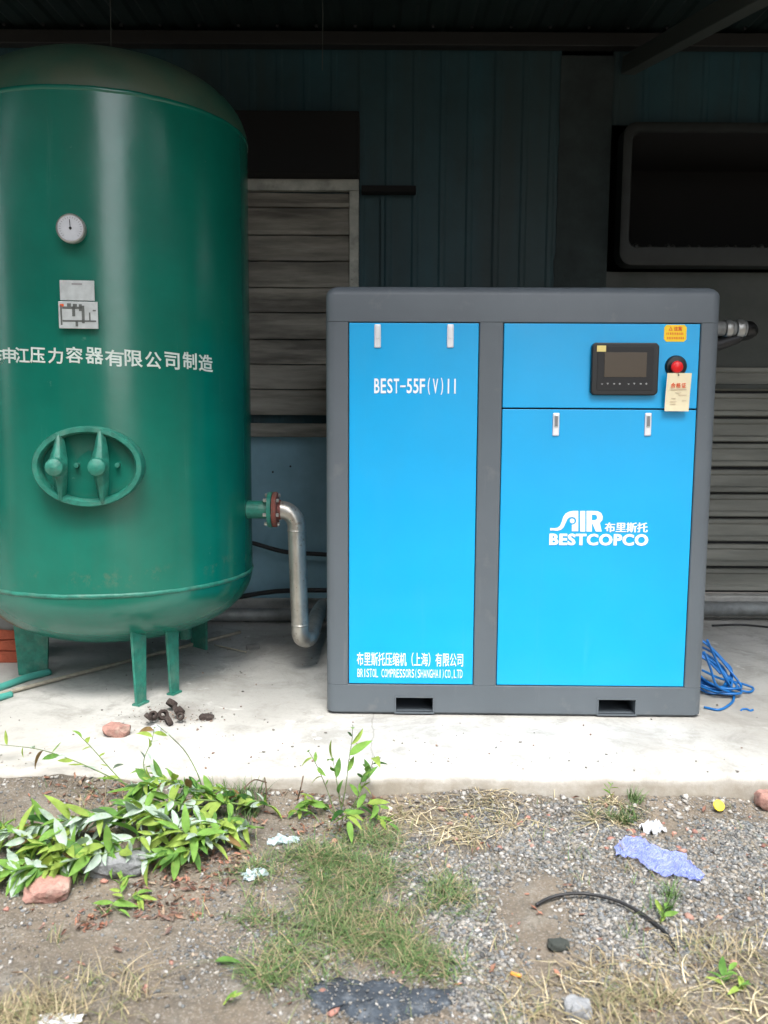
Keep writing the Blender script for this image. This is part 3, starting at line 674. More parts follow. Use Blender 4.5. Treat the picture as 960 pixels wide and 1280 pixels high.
mb = MB().lathe([(TR*math.cos(R(a))**(.82) if a < 90 else 0.0001, ZT+.001+HD*math.sin(R(a))) for a in range(0, 91, 5)], 96); mb.build('top_head', M['green_dome'], tank, smooth=True)
mb = MB().lathe([(TR*math.cos(R(a))**(.82) if a < 90 else 0.0001, ZB-.001-HD*math.sin(R(a))) for a in range(0, 91, 5)], 96); mb.build('bottom_head', M['green'], tank, smooth=True)
for zz in (ZB, ZT):
    V = []; n = 160; pr = [(TR-.002, -.010), (TR+.0035, -.006), (TR+.005, 0), (TR+.0035, .006), (TR-.002, .010)]
    for r_, dz in pr:
        V += [Vector((r_+.0012*noise.noise(Vector((k*.9, dz*200, zz))), 0, zz+dz+.0015*noise.noise(Vector((k*.5, zz, 0))))) for k in range(n)]
    V = [Vector((v.x*math.cos(2*PI*(i % n)/n), v.x*math.sin(2*PI*(i % n)/n), v.z)) for i, v in enumerate(V)]
    MB().add(V, [(j*n+k, j*n+(k+1) % n, (j+1)*n+(k+1) % n, (j+1)*n+k) for j in range(4) for k in range(n)]).build('weld_seam', M['green'] if zz > 1 else M['green_worn'], tank, smooth=True)
# gauge
th, z = tank_hit(93, 289); A_ = taxes(th, z) @ Matrix.Rotation(R(90), 4, 'X')       # local z now outward
g = MB().lathe([(.012, 0), (.012, .022), (.044, .024), (.051, .028), (.051, .052), (.047, .056), (.045, .0535)], 36, A_).build('pressure_gauge', M['bolt'], tank, smooth=True, sharp=40)
MB().lathe([(.0452, .0525), (0, .0526)], 36, A_).build('dial', M['white_scrap'], g)
mb = MB(); mb.box((-.0012, -.006, .0530), (.0012, .030, .0545), M=A_ @ Matrix.Rotation(R(4), 4, 'Z')); mb.lathe([(.005, .053), (.005, .056), (0, .056)], 10, A_); mb.build('needle', M['dark'], g)
mb = MB()
for k in range(21):
    aa = R(225-k*13.5); mb.box((.034, -.0006, .0527), (.040, .0006, .0532), M=A_ @ Matrix.Rotation(aa, 4, 'Z'))
mb.build('tick_marks', M['alu_dark'], g)
# nameplates
def tank_plate(rect, d0, d1, name, m, par=tank):
    th0, z1 = tank_hit(rect[0], rect[1]); th1, z0 = tank_hit(rect[2], rect[3]); thc = (th0+th1)/2; w_ = TR*math.sin((th1-th0)/2)
    A_ = taxes(thc, (z0+z1)/2); h_ = abs(z1-z0)/2
    return MB().box((-w_, -d1, -h_), (w_, -d0, h_), M=A_).build(name, m, par, bevel=.0015), A_, w_, h_
p1_, A1, w1_, h1_ = tank_plate((76, 351, 120, 377), .012, .016, 'upper_nameplate', M['alu'])
MB().box((-w1_*.9, -.0125, -h1_*.8), (w1_*.9, .012, h1_*.6), M=A1).build('plate_bracket', M['green_worn'], p1_)
MB().box((-w1_*.3, -.0168, h1_*.55), (w1_*.3, -.0159, h1_*.72), M=A1).build('plate_print', M['mark'], p1_)
p2_, A2, w2_, h2_ = tank_plate((75, 377.6, 125, 412), .016, .022, 'data_plate', M['alu'])
MB().box((-w2_*.85, -.0165, -h2_*.8), (w2_*.85, .012, h2_*.8), M=A2).build('plate_bracket', M['green_worn'], p2_)
for (a, b, c, d) in ((-.9, -.75, -.82, .7), (-.8, .45, .2, .62), (.05, .3, .2, .8), (-.3, -.1, -.15, .6), (.18, -.6, .32, .7), (-.8, -.5, .9, -.38), (-.55, .62, -.35, .85), (-.25, .6, -.05, .82), (.75, .3, .9, .4), (.55, -.45, .62, .2), (-.15, -.85, -.02, -.4)):
    MB().box((a*w2_, -.0235, b*h2_), (c*w2_, -.0219, d*h2_), M=A2).build('plate_print', M['alu_dark'], p2_)
MB().box((-w2_*.92, -.0232, h2_*.55), (-w2_*.72, -.0219, h2_*.8), M=A2).build('plate_print', M['red_print'], p2_)
# white lettering curved round the shell
for ch, px_, py_, wd in (('上', -22, 444, 14), ('海', -3, 444, 15), ('申', 12, 443.5, 15), ('江', 28, 443.5, 17), ('压', 47, 443.5, 18), ('力', 69.5, 444, 18), ('容', 93, 443, 21), ('器', 118, 444, 22), ('有', 143, 447, 23), ('限', 167, 447.5, 22), ('公', 191.5, 449.5, 20), ('司', 215, 450.5, 18), ('制', 237, 450.5, 17), ('造', 257, 453.5, 17)):
    me, co = text_mesh(ch, .016, .02); mn = co.min(0); mxx = co.max(0)
    t0, z0 = tank_hit(px_-wd/2, py_+10); t1, z1 = tank_hit(px_+wd/2, py_-10)
    if px_ < 0: t1 = t0+.0999; z0, z1 = tank_hit(5, py_+10)[1], tank_hit(5, py_-10)[1]
    if px_ == -22: t0, t1 = tank_hit(-18, 444)[0]-.06, tank_hit(-18, 444)[0]+.03
    if px_ == -3: t0, t1 = tank_hit(-9, 444)[0], tank_hit(4.5, 444)[0]
    for v in me.vertices:
        a = (v.co.x-mn[0])/(mxx[0]-mn[0]); b = (v.co.y-mn[1])/(mxx[1]-mn[1])
        v.co = tp(t0+(t1-t0)*a, z0+(z1-z0)*b-.004*a, TR+(.0016 if v.co.z > 0 else .0003))
    link('lettering', me, M['white_letter'], tank)
# manway hatch
th, z = tank_hit(111, 583, TR+.03); A_ = taxes(th, z)
sx, sz = .198, .150
def ell(i, d, n=56): return [Vector(((sx-i)*math.cos(2*PI*k/n), -d, (sz-i)*math.sin(2*PI*k/n))) for k in range(n)]
loops = [ell(0, -.06), ell(0, .052), ell(.004, .060), ell(.020, .060), ell(.027, .050), ell(.027, -.02)]
n = 56; V = [A_ @ p for l in loops for p in l]
hatch = MB().add(V, [(j*n+k, j*n+(k+1) % n, (j+1)*n+(k+1) % n, (j+1)*n+k) for j in range(5) for k in range(n)]).build('hatch_ring', M['green_worn'], tank, smooth=True, sharp=40)
V = [A_ @ p for p in ell(.0275, .004)]+[A_ @ p for p in ell(.05, .006)]+[A_ @ p for p in ell(.09, .000)]+[A_ @ Vector((0, .004, 0))]
MB().add(V, [(j*n+k, j*n+(k+1) % n, (j+1)*n+(k+1) % n, (j+1)*n+k) for j in range(2) for k in range(n)]+[(2*n+k, 2*n+(k+1) % n, 3*n) for k in range(n)]).build('hatch_cover', M['green'], hatch, smooth=True)
for dx in (-.098, .050):
    bar = MB()
    H_ = sz*math.sqrt(1-(dx/sx)**2)-.008
    prf = [(-H_, .060, .014), (-H_*.5, .072, .024), (-.01, .098, .032), (.03, .098, .034), (H_*.5, .078, .026), (H_*.97, .062, .014)]
    V = []
    for zz, dd, hw in prf: V += [A_ @ Vector((dx-hw, -dd+.026, zz)), A_ @ Vector((dx-hw*.35, -dd-.004, zz)), A_ @ Vector((dx+hw*.35, -dd-.004, zz)), A_ @ Vector((dx+hw, -dd+.026, zz))]
    bar.add(V, [(j*4+k, j*4+(k+1) % 4, (j+1)*4+(k+1) % 4, (j+1)*4+k) for j in range(5) for k in range(4)]+[(0, 1, 2, 3), (23, 22, 21, 20)])
    bar = bar.build('clamp_bar', M['green_worn'], hatch, bevel=.003, smooth=True, sharp=40)
    MB().lathe([(.033, .06), (.036, .095), (.031, .122), (.016, .131), (0, .133)], 14, A_ @ Matrix.Translation((dx-.006, 0, .002)) @ Matrix.Rotation(R(90), 4, 'X')).build('clamp_nut', M['green_worn'], bar, smooth=True, sharp=45)
    MB().lathe([(.009, .0), (.009, .03), (0, .031)], 10, A_ @ Matrix.Translation((dx+.052, 0, .004)) @ Matrix.Rotation(R(90), 4, 'X')).build('stud', M['green_worn'], bar)
# legs: flat plates
def leg(bx, by, tx, ty, ztop, wt, wb, ang, th_=.012, foot=True):
    d = Vector((math.cos(ang), math.sin(ang), 0)); nrm = Vector((-d.y, d.x, 0)); b = Vector((bx, by, 0))-TC; t = Vector((tx, ty, ztop))-TC
    V = []
    for c_, w_ in ((b, wb), (t, wt)):
        c_ = Vector((c_.x, c_.y, 0 if c_ is b else ztop))
        V += [c_-d*w_/2-nrm*th_/2, c_+d*w_/2-nrm*th_/2, c_+d*w_/2+nrm*th_/2, c_-d*w_/2+nrm*th_/2]
    l_ = MB().add(V, [(3, 2, 1, 0), (4, 5, 6, 7)]+[(k, (k+1) % 4, 4+(k+1) % 4, 4+k) for k in range(4)]).build('leg', M['green_worn'], tank, bevel=.002)
    if foot:
        c_ = Vector((b.x, b.y, 0)); MB().add([c_-d*wb*.55-nrm*.018, c_+d*wb*.55-nrm*.018, c_+d*wb*.55+nrm*.018, c_-d*wb*.55+nrm*.018]+[p+Vector((0, 0, .008)) for p in (c_-d*wb*.55-nrm*.018, c_+d*wb*.55-nrm*.018, c_+d*wb*.55+nrm*.018, c_-d*wb*.55+nrm*.018)], [(3, 2, 1, 0), (4, 5, 6, 7)]+[(k, (k+1) % 4, 4+(k+1) % 4, 4+k) for k in range(4)]).build('foot', M['green_worn'], l_)
    return l_
a = gp(176, 880); leg(a.x, a.y, a.x-.012, a.y+.03, .38, .095, .058, R(66))
a = gp(218, 867); leg(a.x, a.y, a.x-.012, a.y+.02, .40, .090, .052, R(66))
a = gp(42, 843); leg(a.x, a.y, a.x, a.y, .42, .17, .125, R(8), .02, False)
leg(-.93, 4.14, -.93, 4.12, .42, .15, .12, R(-40), .014, False)
# drain under the tank
q = yp(232, 803, 3.95); MB().tube([(q.x-TC.x, q.y-TC.y, .24), (q.x-TC.x, q.y-TC.y, .10)], .03, 12).build('drain_valve', M['green_worn'], tank, bevel=.004)
# outlet nozzle
nz_ = yp(340, 637, 3.70)-TC; NA = axes(Vector((0, 0, nz_.z)), Vector((0, 0, -1)), Vector((0, 1, 0)), Vector((1, 0, 0)))
NA = axes(Vector((0, 3.70-TC.y, nz_.z)), Vector((0, 0, -1)), Vector((0, 1, 0)), Vector((1, 0, 0)))
nx0 = nz_.x
noz = MB().lathe([(.040, TR-.12), (.040, nx0-.018), (.078, nx0-.016), (.080, nx0), (.078, nx0+.002), (.02, nx0+.0021)], 24, NA).build('outlet_nozzle', M['green_worn'], tank, smooth=True, sharp=40)
for k in range(6):
    a = R(k*60+15); MB().tube([(nx0-.032, 3.70-TC.y+.064*math.cos(a), nz_.z+.064*math.sin(a)), (nx0+.036, 3.70-TC.y+.064*math.cos(a), nz_.z+.064*math.sin(a))], .0085, 6).build('flange_bolt', M['bolt'], noz)
# silver pipe
ox = nz_.x+TC.x; zc = nz_.z
sp_ = empty('silver_pipe', (ox, 3.70, 0), label='dull silver elbow pipe bolted by a red flange to the green tank', cat='pipe')
NB = axes(Vector((0, 0, zc)), Vector((0, 0, -1)), Vector((0, 1, 0)), Vector((1, 0, 0)))
MB().lathe([(.02, .0045), (.076, .0045), (.078, .007), (.078, .022), (.074, .026), (.046, .027), (.043, .040), (.02, .04)], 26, NB).build('flange', M['flange_red'], sp_, smooth=True, sharp=40)
kx = yp(369, 680, 3.70).x-ox; rb = kx-.03
el = [(.03, 0, zc), (.036, 0, zc)]+[(.036+rb*math.sin(R(a)), 0, zc-rb+rb*math.cos(R(a))) for a in range(0, 91, 10)][1:]
jx = el[-1][0]; 
el += [(jx, 0, zc-rb-.02)]
MB().tube(el, .040, 20).build('elbow', M['steel'], sp_, smooth=True, sharp=60)
zb = .235; lx = yp(375, 780, 3.70).x-ox
MB().tube([(jx, 0, zc-rb-.022), (lx, 0, zb)], .039, 20).build('riser', M['steel'], sp_, smooth=True, sharp=60)
for q in ((jx, zc-rb-.021), (lx, zb)):
    mb = MB(); mb.lathe([(.036, -.006), (.0405, -.004), (.0415, 0), (.0405, .004), (.036, .006)], 24, Matrix.Translation((q[0], 0, q[1]))); mb.build('weld_bead', M['steel'], sp_, smooth=True)
e2 = yp(404, 757, 4.42); ev = Vector((e2.x-ox, e2.y-3.70, .155))
bpts = spline([(lx, 0, zb-.001), (lx+.001, .003, .195), (lx+.012, .03, .165), (lx+.035, .10, .155), (ev.x*.7+lx*.3, ev.y*.7, .155), tuple(ev)], 7)
MB().tube(bpts, .040, 20).build('floor_run', M['steel'], sp_, smooth=True, sharp=60)

# ------------------------------------------------------------ pipes and hoses along the wall
def cable(name, pts, r_, m, label, cat, n=8, group=None, seg=8):
    o = MB().tube(spline(pts, seg), r_, n).build(name, m, None, smooth=True); return tag(o, label, cat, group)
a = [yp(200, 640, 4.80), yp(290, 672, 4.80), yp(320, 680, 4.80), yp(358, 690, 4.80), yp(405, 693, 4.80), yp(470, 697, 4.82)]
cable('hose', a, .013, M['rubber'], 'thin black hose sagging across the blue wall between tank and cabinet', 'hose')
a = [yp(200, 757, 4.74), yp(280, 749, 4.74), yp(330, 741, 4.74), yp(370, 738, 4.74), yp(470, 738, 4.74)]
cable('hose', a, .014, M['rubber'], 'black hose lying on the low pale ledge behind the silver pipe', 'hose')
tag(MB().tube([(-2.2, 4.66, .045), (.1, 4.68, .045)], .038, 16).build('floor_pipe', M['old_pipe'], None, smooth=True), 'grey pipe lying along the wall foot left of the cabinet', 'pipe')
tag(MB().tube([(1.0, 4.75, .075), (5.5, 4.77, .08)], .042, 16).build('floor_pipe', M['old_pipe'], None, smooth=True), 'grey pipe lying along the wall foot right of the cabinet', 'pipe')
cable('cable', [gp(890, 782, .006), gp(925, 781, .006), gp(962, 784, .006)], .006, M['rubber'], 'thin black cable on the concrete beyond the blue coil', 'cable')
for px0, py1, lab in ((139, 60, 'thin wire hanging from the shed roof above the green tank'), (403, 88, 'thin wire hanging from the shed roof right of the green tank')):
    Yw = 3.9 if px0 == 139 else 4.5
    p = yp(px0, py1, Yw); tag(MB().tube([(p.x, Yw, p.z), (p.x+.003, Yw, p.z+.3), (p.x, Yw, roof_z(Yw)-.002)], .0022, 5).build('hanging_wire', M['wire']), lab, 'wire')
# blue coiled cable
coil = []
cc = gp(895, 872)
for lp in range(9):
    a0 = random.uniform(0, 6); w_, h_ = random.uniform(.09, .13), random.uniform(.09, .155); ox_, oy_ = random.uniform(-.025, .03), random.uniform(-.015, .03); tl = random.uniform(.45, .8)
    for k in range(9):
        a = k/9*2*PI
        X_ = ox_+w_*math.cos(a)*.75; q_ = h_*math.sin(a)
        coil.append(Vector((cc.x+X_-q_*.35, cc.y+.12+oy_+q_*.9, .012+.008*lp*.5+max(0, q_+.08)*tl)))
MBc = MB().tube(spline(coil, 6), .0052, 7)
o = MBc.build('cable_coil', M['blue_cable'], None, smooth=True); tag(o, 'tangled coil of blue cable on the floor right of the cabinet', 'cable')
for (pts) in ([(884, 800, .25), (893, 820, .17), (905, 845, .09), (915, 862, .02)], [(880, 815, .22), (888, 835, .14), (897, 858, .06), (922, 868, .012)],
              [(878, 838, .12), (900, 848, .07), (925, 854, .03), (941, 860, .012), (936, 865, .008), (915, 860, .02)], [(880, 884, .006), (900, 887, .006), (915, 878, .006), (918, 868, .01)]):
    q = [gp(x_, y_+0, z_) for x_, y_, z_ in pts]; MB().tube(spline(q, 8), .0052, 7).build('strand', M['blue_cable'], o, smooth=True)
q = gp(926, 888.5); cable('cable_scrap', [q, q+Vector((.012, .012, .002)), q+Vector((.028, .008, .004)), q+Vector((.036, -.004, .002)), q+Vector((.05, .004, .003))], .0045, M['blue_cable'], 'short offcut of blue cable lying just in front of the coil', 'cable offcut', 6)
o.data.update()

# ------------------------------------------------------------ loose things on the concrete
def rock_mesh(sx_, sy_, sz_, seed, sub=2, rough_=.25, flat=.0):
    bm = bmesh.new(); bmesh.ops.create_icosphere(bm, subdivisions=sub, radius=1)
    for v in bm.verts:
        d = 1+rough_*noise.noise(v.co*1.4+Vector((seed*3.1, seed, 0)))*1.6+rough_*.5*noise.noise(v.co*4+Vector((seed, 0, seed)))
        c = v.co*d; c = Vector([math.copysign(min(abs(x_), .86), x_) for x_ in c]); v.co = Vector((c.x*sx_, c.y*sy_, c.z*sz_))
    me = bpy.data.meshes.new('rock'); bm.to_mesh(me); bm.free(); return me
def rock(name, px, py, w, d, h, m, label, cat, soil_=False, rz=0, seed=1, group=None, rough_=.25):
    p = gg(px, py) if soil_ else gp(px, py)
    o = link(name, rock_mesh(w/1.5, d/1.5, h/1.5, seed, 3, rough_), m, None, (p.x, p.y, p.z+h*.42)); o.rotation_euler = (random.uniform(-.1, .1), random.uniform(-.1, .1), rz)
    me = o.data; me.polygons.foreach_set('use_smooth', [True]*len(me.polygons)); me.set_sharp_from_angle(angle=R(28))
    return tag(o, label, cat, group)
rock('brick_fragment', 146, 919, .085, .05, .045, M['brick'], 'pinkish brick fragment on the concrete in front of the tank legs', 'brick', seed=2, rz=.1)
for k, (x_, y_, r_) in enumerate(((203, 898, .021), (213, 889, .022), (218, 899, .018), (208, 907, .020), (193, 903, .018), (184, 908, .016), (224, 893, .017), (226, 903, .015))):
    q = gp(x_, y_)
    o = MB().lathe([(r_*.45, 0), (r_, 0), (r_*1.04, r_*.5), (r_*.95, r_), (r_*.5, r_*1.02), (r_*.42, r_*.5), (r_*.45, 0)], 12).build('rusty_ring', M['rust'], None, smooth=True, sharp=40, loc=(q.x, q.y, .012+.010*(k % 3)))
    o.rotation_euler = (random.uniform(.3, 1.3), random.uniform(-.5, .5), random.uniform(0, 3)); tag(o, 'rusty brown iron ring in the small heap before the tank legs', 'ring', 'heap of rusty iron rings')
rock('rust_clod', 258, 899, .05, .035, .02, M['rust'], 'dark rusty lump alone to the right of the ring heap', 'clod', seed=5)
rock('white_pebble', 195, 914, .034, .03, .022, M['white_scrap'], 'white pebble just below the heap of rusty rings', 'pebble', seed=15)
rock('dark_scrap', 310, 776, .07, .05, .035, M['rag'], 'crumpled dark scrap on the floor behind the tank, nearer the tank', 'scrap', seed=6)
rock('dark_scrap', 352, 775, .09, .05, .04, M['rag'], 'crumpled dark scrap on the floor just left of the silver pipe', 'scrap', seed=7)
rock('grey_scrap', 316, 811, .06, .04, .025, M['sack'], 'small grey clod at the end of a pale stick on the floor', 'clod', seed=8)
cable('dry_stick', [gp(268, 806, .008), gp(290, 811, .010), gp(308, 815, .008)], .005, M['stick'], 'short pale stick on the concrete right of the tank', 'stick', 6)
cable('thin_pole', [gp(-30, 876, .012), gp(60, 852, .012), gp(160, 826, .012), gp(300, 790, .012)], .009, M['stick'], 'long pale pole lying on the floor beneath the tank', 'pole', 8)
cable('teal_hose', [gp(-20, 866, .012), gp(12, 855, .014), gp(34, 847, .016), gp(62, 840, .012)], .016, M['teal_hose'], 'teal plastic hose end by the left leg of the tank', 'hose', 10)
cable('teal_hose', [gp(-25, 878, .01), gp(-5, 873, .014), gp(14, 868, .01)], .014, M['teal_hose'], 'short teal hose piece at the left picture edge', 'hose', 10)
# stack of orange bricks with a sack
for k, (x_, y_, z_, rz) in enumerate(((-1.80, 3.92, 0, .05), (-1.79, 3.93, .056, -.04), (-1.81, 3.92, .112, .09), (-2.05, 3.95, 0, 0), (-2.06, 3.95, .056, .06))):
    o = MB().box((-.115, -.055, 0), (.115, .055, .052)).build('orange_brick', M['orange_brick'], None, bevel=.004, loc=(x_, y_, z_)); o.rotation_euler = (0, 0, rz)
    tag(o, ['lowest orange brick in the stack left of the tank leg', 'middle orange brick in the stack left of the tank leg', 'top orange brick under the grey sack left of the tank', 'lower orange brick of the pair at the picture\'s left edge', 'upper orange brick of the pair at the picture\'s left edge'][k], 'brick', 'orange bricks by the tank')
o = link('grey_sack', rock_mesh(.16, .09, .05, 9, 3, .3), M['sack'], None, (-1.82, 3.93, .2), smooth=True); tag(o, 'crumpled grey sack lying on the stacked orange bricks', 'sack')

# ------------------------------------------------------------ loose things on the soil
rock('brick_fragment', 60, 1120, .10, .07, .045, M['brick'], 'large faded pink brick fragment left in the bare soil', 'brick', True, .2, 11)
rock('brick_fragment', 958, 1008, .06, .05, .05, M['brick'], 'pink brick fragment by the slab at the right edge', 'brick', True, .2, 12)
rock('grey_rock', 143, 1090, .15, .07, .05, M['stone'], 'flat grey rock poking out beneath the heaped leaves', 'rock', True, .1, 13)
rock('pale_stone', 722, 1268, .05, .045, .03, M['stone'], 'pale stone at the bottom edge right of the black felt', 'stone', True, 0, 19)
rock('dark_stone', 698, 1186, .045, .03, .02, M['rag'], 'dark stone in the gravel under the left end of the black cable', 'stone', True, 0, 20)
q = gg(898, 1013); o = MB().lathe([(0, 0), (.017, 0), (.0185, .002), (.017, .005), (0, .006)], 20).build('yellow_disc', M['yellow_disc'], None, loc=(q.x, q.y, q.z+.016), smooth=True, sharp=40); o.rotation_euler = (R(52), R(8), 0); tag(o, 'bright yellow plastic disc leaning on soil below the slab', 'disc')
q = gg(645, 1222); o = MB().tube([(-.011, .004, .008), (.011, -.006, .008)], .0042, 10).build('cigarette_end', M['orange'], None, loc=tuple(q), smooth=True, sharp=40); tag(o, 'orange cigarette end lying on the gravel', 'cigarette end')
kab = [(670, 1135, .0), (685, 1129, .012), (706, 1125, .02), (735, 1125, .022), (770, 1133, .02), (797, 1146, .018), (815, 1158, .012), (832, 1172, .008), (846, 1194, .0)]
pts = []
for x_, y_, dz in kab:
    p = gg(x_, y_); pts.append((p.x, p.y, p.z+.008+dz*.4))
cable('black_cable', pts, .0045, M['rubber'], 'short curved piece of black cable lying on the gravel', 'cable', 8)
def crumple(name, px, py, w, d, h, m, label, seed, rz=0):
    p = gg(px, py); n = 14; V = []
    for j in range(n+1):
        for i in range(n+1):
            u, v = i/n*2-1, j/n*2-1; q = Vector((u*1.6+seed, v*1.6, seed*2.3)); k = 1-.35*abs(noise.noise(q*1.3))
            z_ = h*(abs(noise.noise(q*1.5))*1.6+.5*abs(noise.noise(q*3.7)))*(1-.5*(u*u+v*v)/2)
            V.append((w/2*u*k+.12*w*noise.noise(q*2), d/2*v*k+.12*d*noise.noise(q*2.2+Vector((5, 0, 0))), z_))
    V += [(a, b, c_-.0012) for a, b, c_ in V]; k = n+1; B = k*k
    Fc = [(j*k+i, j*k+i+1, (j+1)*k+i+1, (j+1)*k+i) for j in range(n) for i in range(n)]; Fc += [(B+f[3], B+f[2], B+f[1], B+f[0]) for f in Fc]
    me = bpy.data.meshes.new(name); me.from_pydata(V, [], Fc); o = link(name, me, m, None, (p.x, p.y, p.z+.004)); o.rotation_euler = (0, 0, rz); return tag(o, label, 'scrap')
crumple('white_scrap', 815, 1040, .07, .06, .035, M['white_scrap'], 'crumpled white plastic scrap above the lavender net', 3.1, .5)
crumple('white_scrap', 75, 1281, .10, .05, .012, M['white_scrap'], 'flat white scrap at the bottom left edge', 5.2)
crumple('pale_scrap', 354, 1054, .09, .04, .018, M['shard'], 'pale blue-grey plastic scrap right of the leaf heap, the upper one', 7.7, .2)
crumple('pale_scrap', 318, 1096, .07, .045, .018, M['shard'], 'pale blue-grey plastic scrap right of the leaf heap, the lower one', 9.4, .5)
# lavender net: a crumpled knotted mesh
fm = bpy.data.materials.new('lavender_film'); fm.use_nodes = True; M['film'] = fm
fm.node_tree.nodes['Principled BSDF'].inputs['Base Color'].default_value = (.26, .32, .72, 1); fm.node_tree.nodes['Principled BSDF'].inputs['Alpha'].default_value = .5; fm.node_tree.nodes['Principled BSDF'].inputs['Roughness'].default_value = .35
def net():
    P0, P1, P2, P3 = gg(776, 1058), gg(876, 1104), gg(858, 1078), gg(803, 1098)
    ax = (P1-P0); L_ = ax.length; ax.normalize(); ay = Vector((-ax.y, ax.x, 0)); n, m_ = 46, 15; V = []
    for i in range(n+1):
        u = i/n; wd = .064*math.sin(PI*min(1, .12+u*.85))**.6*(1+.25*math.sin(u*13))
        for j in range(m_+1):
            v = j/m_*2-1
            x_ = u*L_+.010*noise.noise(Vector((u*9, v*3, 1))); y_ = v*wd+.012*noise.noise(Vector((u*7, v*2, 5)))
            p = P0+ax*x_+ay*y_; z_ = gz(p.x, p.y)+.012+.020*abs(noise.noise(Vector((u*11, v*2.5, 2))))+.006*noise.noise(Vector((u*30, v*8, 3)))
            V.append((p.x+.002*random.random(), p.y+.002*random.random(), z_))
    mb = MB(); k = m_+1; q_ = []
    for i in range(n):
        for j in range(m_):
            q_.append((i*k+j, (i+1)*k+j+0, (i+1)*k+j+1, i*k+j+1))
    mb.add(V, q_); me = mb.mesh('net', fix=False); o = link('plastic_net', me, M['net'])
    film = o.data.copy(); film.materials.clear(); link('film', film, M['film'], o)
    w_ = o.modifiers.new('w', 'WIREFRAME'); w_.thickness = .0016; w_.use_even_offset = False
    dg = bpy.context.evaluated_depsgraph_get(); dg.update(); m2 = bpy.data.meshes.new_from_object(o.evaluated_get(dg)); o.modifiers.clear(); o.data = m2
    if not m2.materials: m2.materials.append(M['net'])
    tag(o, 'crumpled lavender plastic net lying on the gravel', 'net')
net()
# blue-black felt scrap
def felt():
    out = [(383, 1240), (397, 1229), (425, 1224), (452, 1232), (480, 1225), (520, 1240), (545, 1237), (570, 1240), (566, 1256), (540, 1268), (505, 1276), (480, 1284), (445, 1278), (428, 1264), (405, 1268), (388, 1256)]
    P_ = [gg(*p) for p in out]; c = sum(P_, Vector())/len(P_); bm = bmesh.new(); rings = []
    N_ = len(P_)*4
    for f_ in (1, .85, .65, .4, .2):
        rg = []
        for k in range(N_):
            a, b = P_[k//4], P_[(k//4+1) % len(P_)]; e = a.lerp(b, (k % 4)/4); p = c.lerp(e, f_*(1+.10*noise.noise(Vector((k*.7, 0, 0)))+.05*noise.noise(Vector((k*2.7, 3, 0)))))
            rg.append(bm.verts.new((p.x, p.y, gz(p.x, p.y)+(.004 if f_ == 1 else .009)+.009*noise.noise(Vector((p.x*22, p.y*22, 4))))))
        rings.append(rg)
    cv = bm.verts.new((c.x, c.y, gz(c.x, c.y)+.01))
    for a, b in zip(rings, rings[1:]):
        for k in range(N_): bm.faces.new((a[k], a[(k+1) % N_], b[(k+1) % N_], b[k]))
    for k in range(N_): bm.faces.new((rings[-1][k], rings[-1][(k+1) % N_], cv))
    low = [bm.verts.new((v.co.x, v.co.y, v.co.z-.012)) for v in rings[0]]
    for k in range(N_): bm.faces.new((low[k], low[(k+1) % N_], rings[0][(k+1) % N_], rings[0][k]))
    me = bpy.data.meshes.new('felt'); bm.to_mesh(me); bm.free(); tag(link('roofing_felt', me, M['tar'], smooth=True), 'torn blue-black scrap of roofing felt pressed into the soil', 'felt scrap')
felt()

# ------------------------------------------------------------ scatter: gravel, grass, straw, litter
def inpoly(px, py, poly):
    c = False; j = len(poly)-1
    for i in range(len(poly)):
        if (poly[i][1] > py) != (poly[j][1] > py) and px < (poly[j][0]-poly[i][0])*(py-poly[i][1])/(poly[j][1]-poly[i][1])+poly[i][0]: c = not c
        j = i
    return c
def gpoly(pts): return [tuple(gp(x_, y_, -.09))[:2] for x_, y_ in pts]
def scatter(poly, n, dens=None):
    xs_ = [p[0] for p in poly]; ys_ = [p[1] for p in poly]; out = []
    for _ in range(n):
        x_, y_ = random.uniform(min(xs_), max(xs_)), random.uniform(min(ys_), max(ys_))
        if y_ > SLAB_Y-.012 or not inpoly(x_, y_, poly): continue
        if dens and random.random() > dens(x_, y_): continue
        out.append((x_, y_, gz(x_, y_)))
    return out
def colattr(me, cols_per_vert):
    at = me.color_attributes.new('Col', 'FLOAT_COLOR', 'POINT'); a = np.ones((len(me.vertices), 4), np.float32); a[:, :3] = cols_per_vert; at.data.foreach_set('color', a.ravel())
ico = bmesh.new(); bmesh.ops.create_icosphere(ico, subdivisions=1, radius=1); IV = np.array([v.co[:] for v in ico.verts]); IF = np.array([[v.index for v in f.verts] for f in ico.faces]); ico.free()
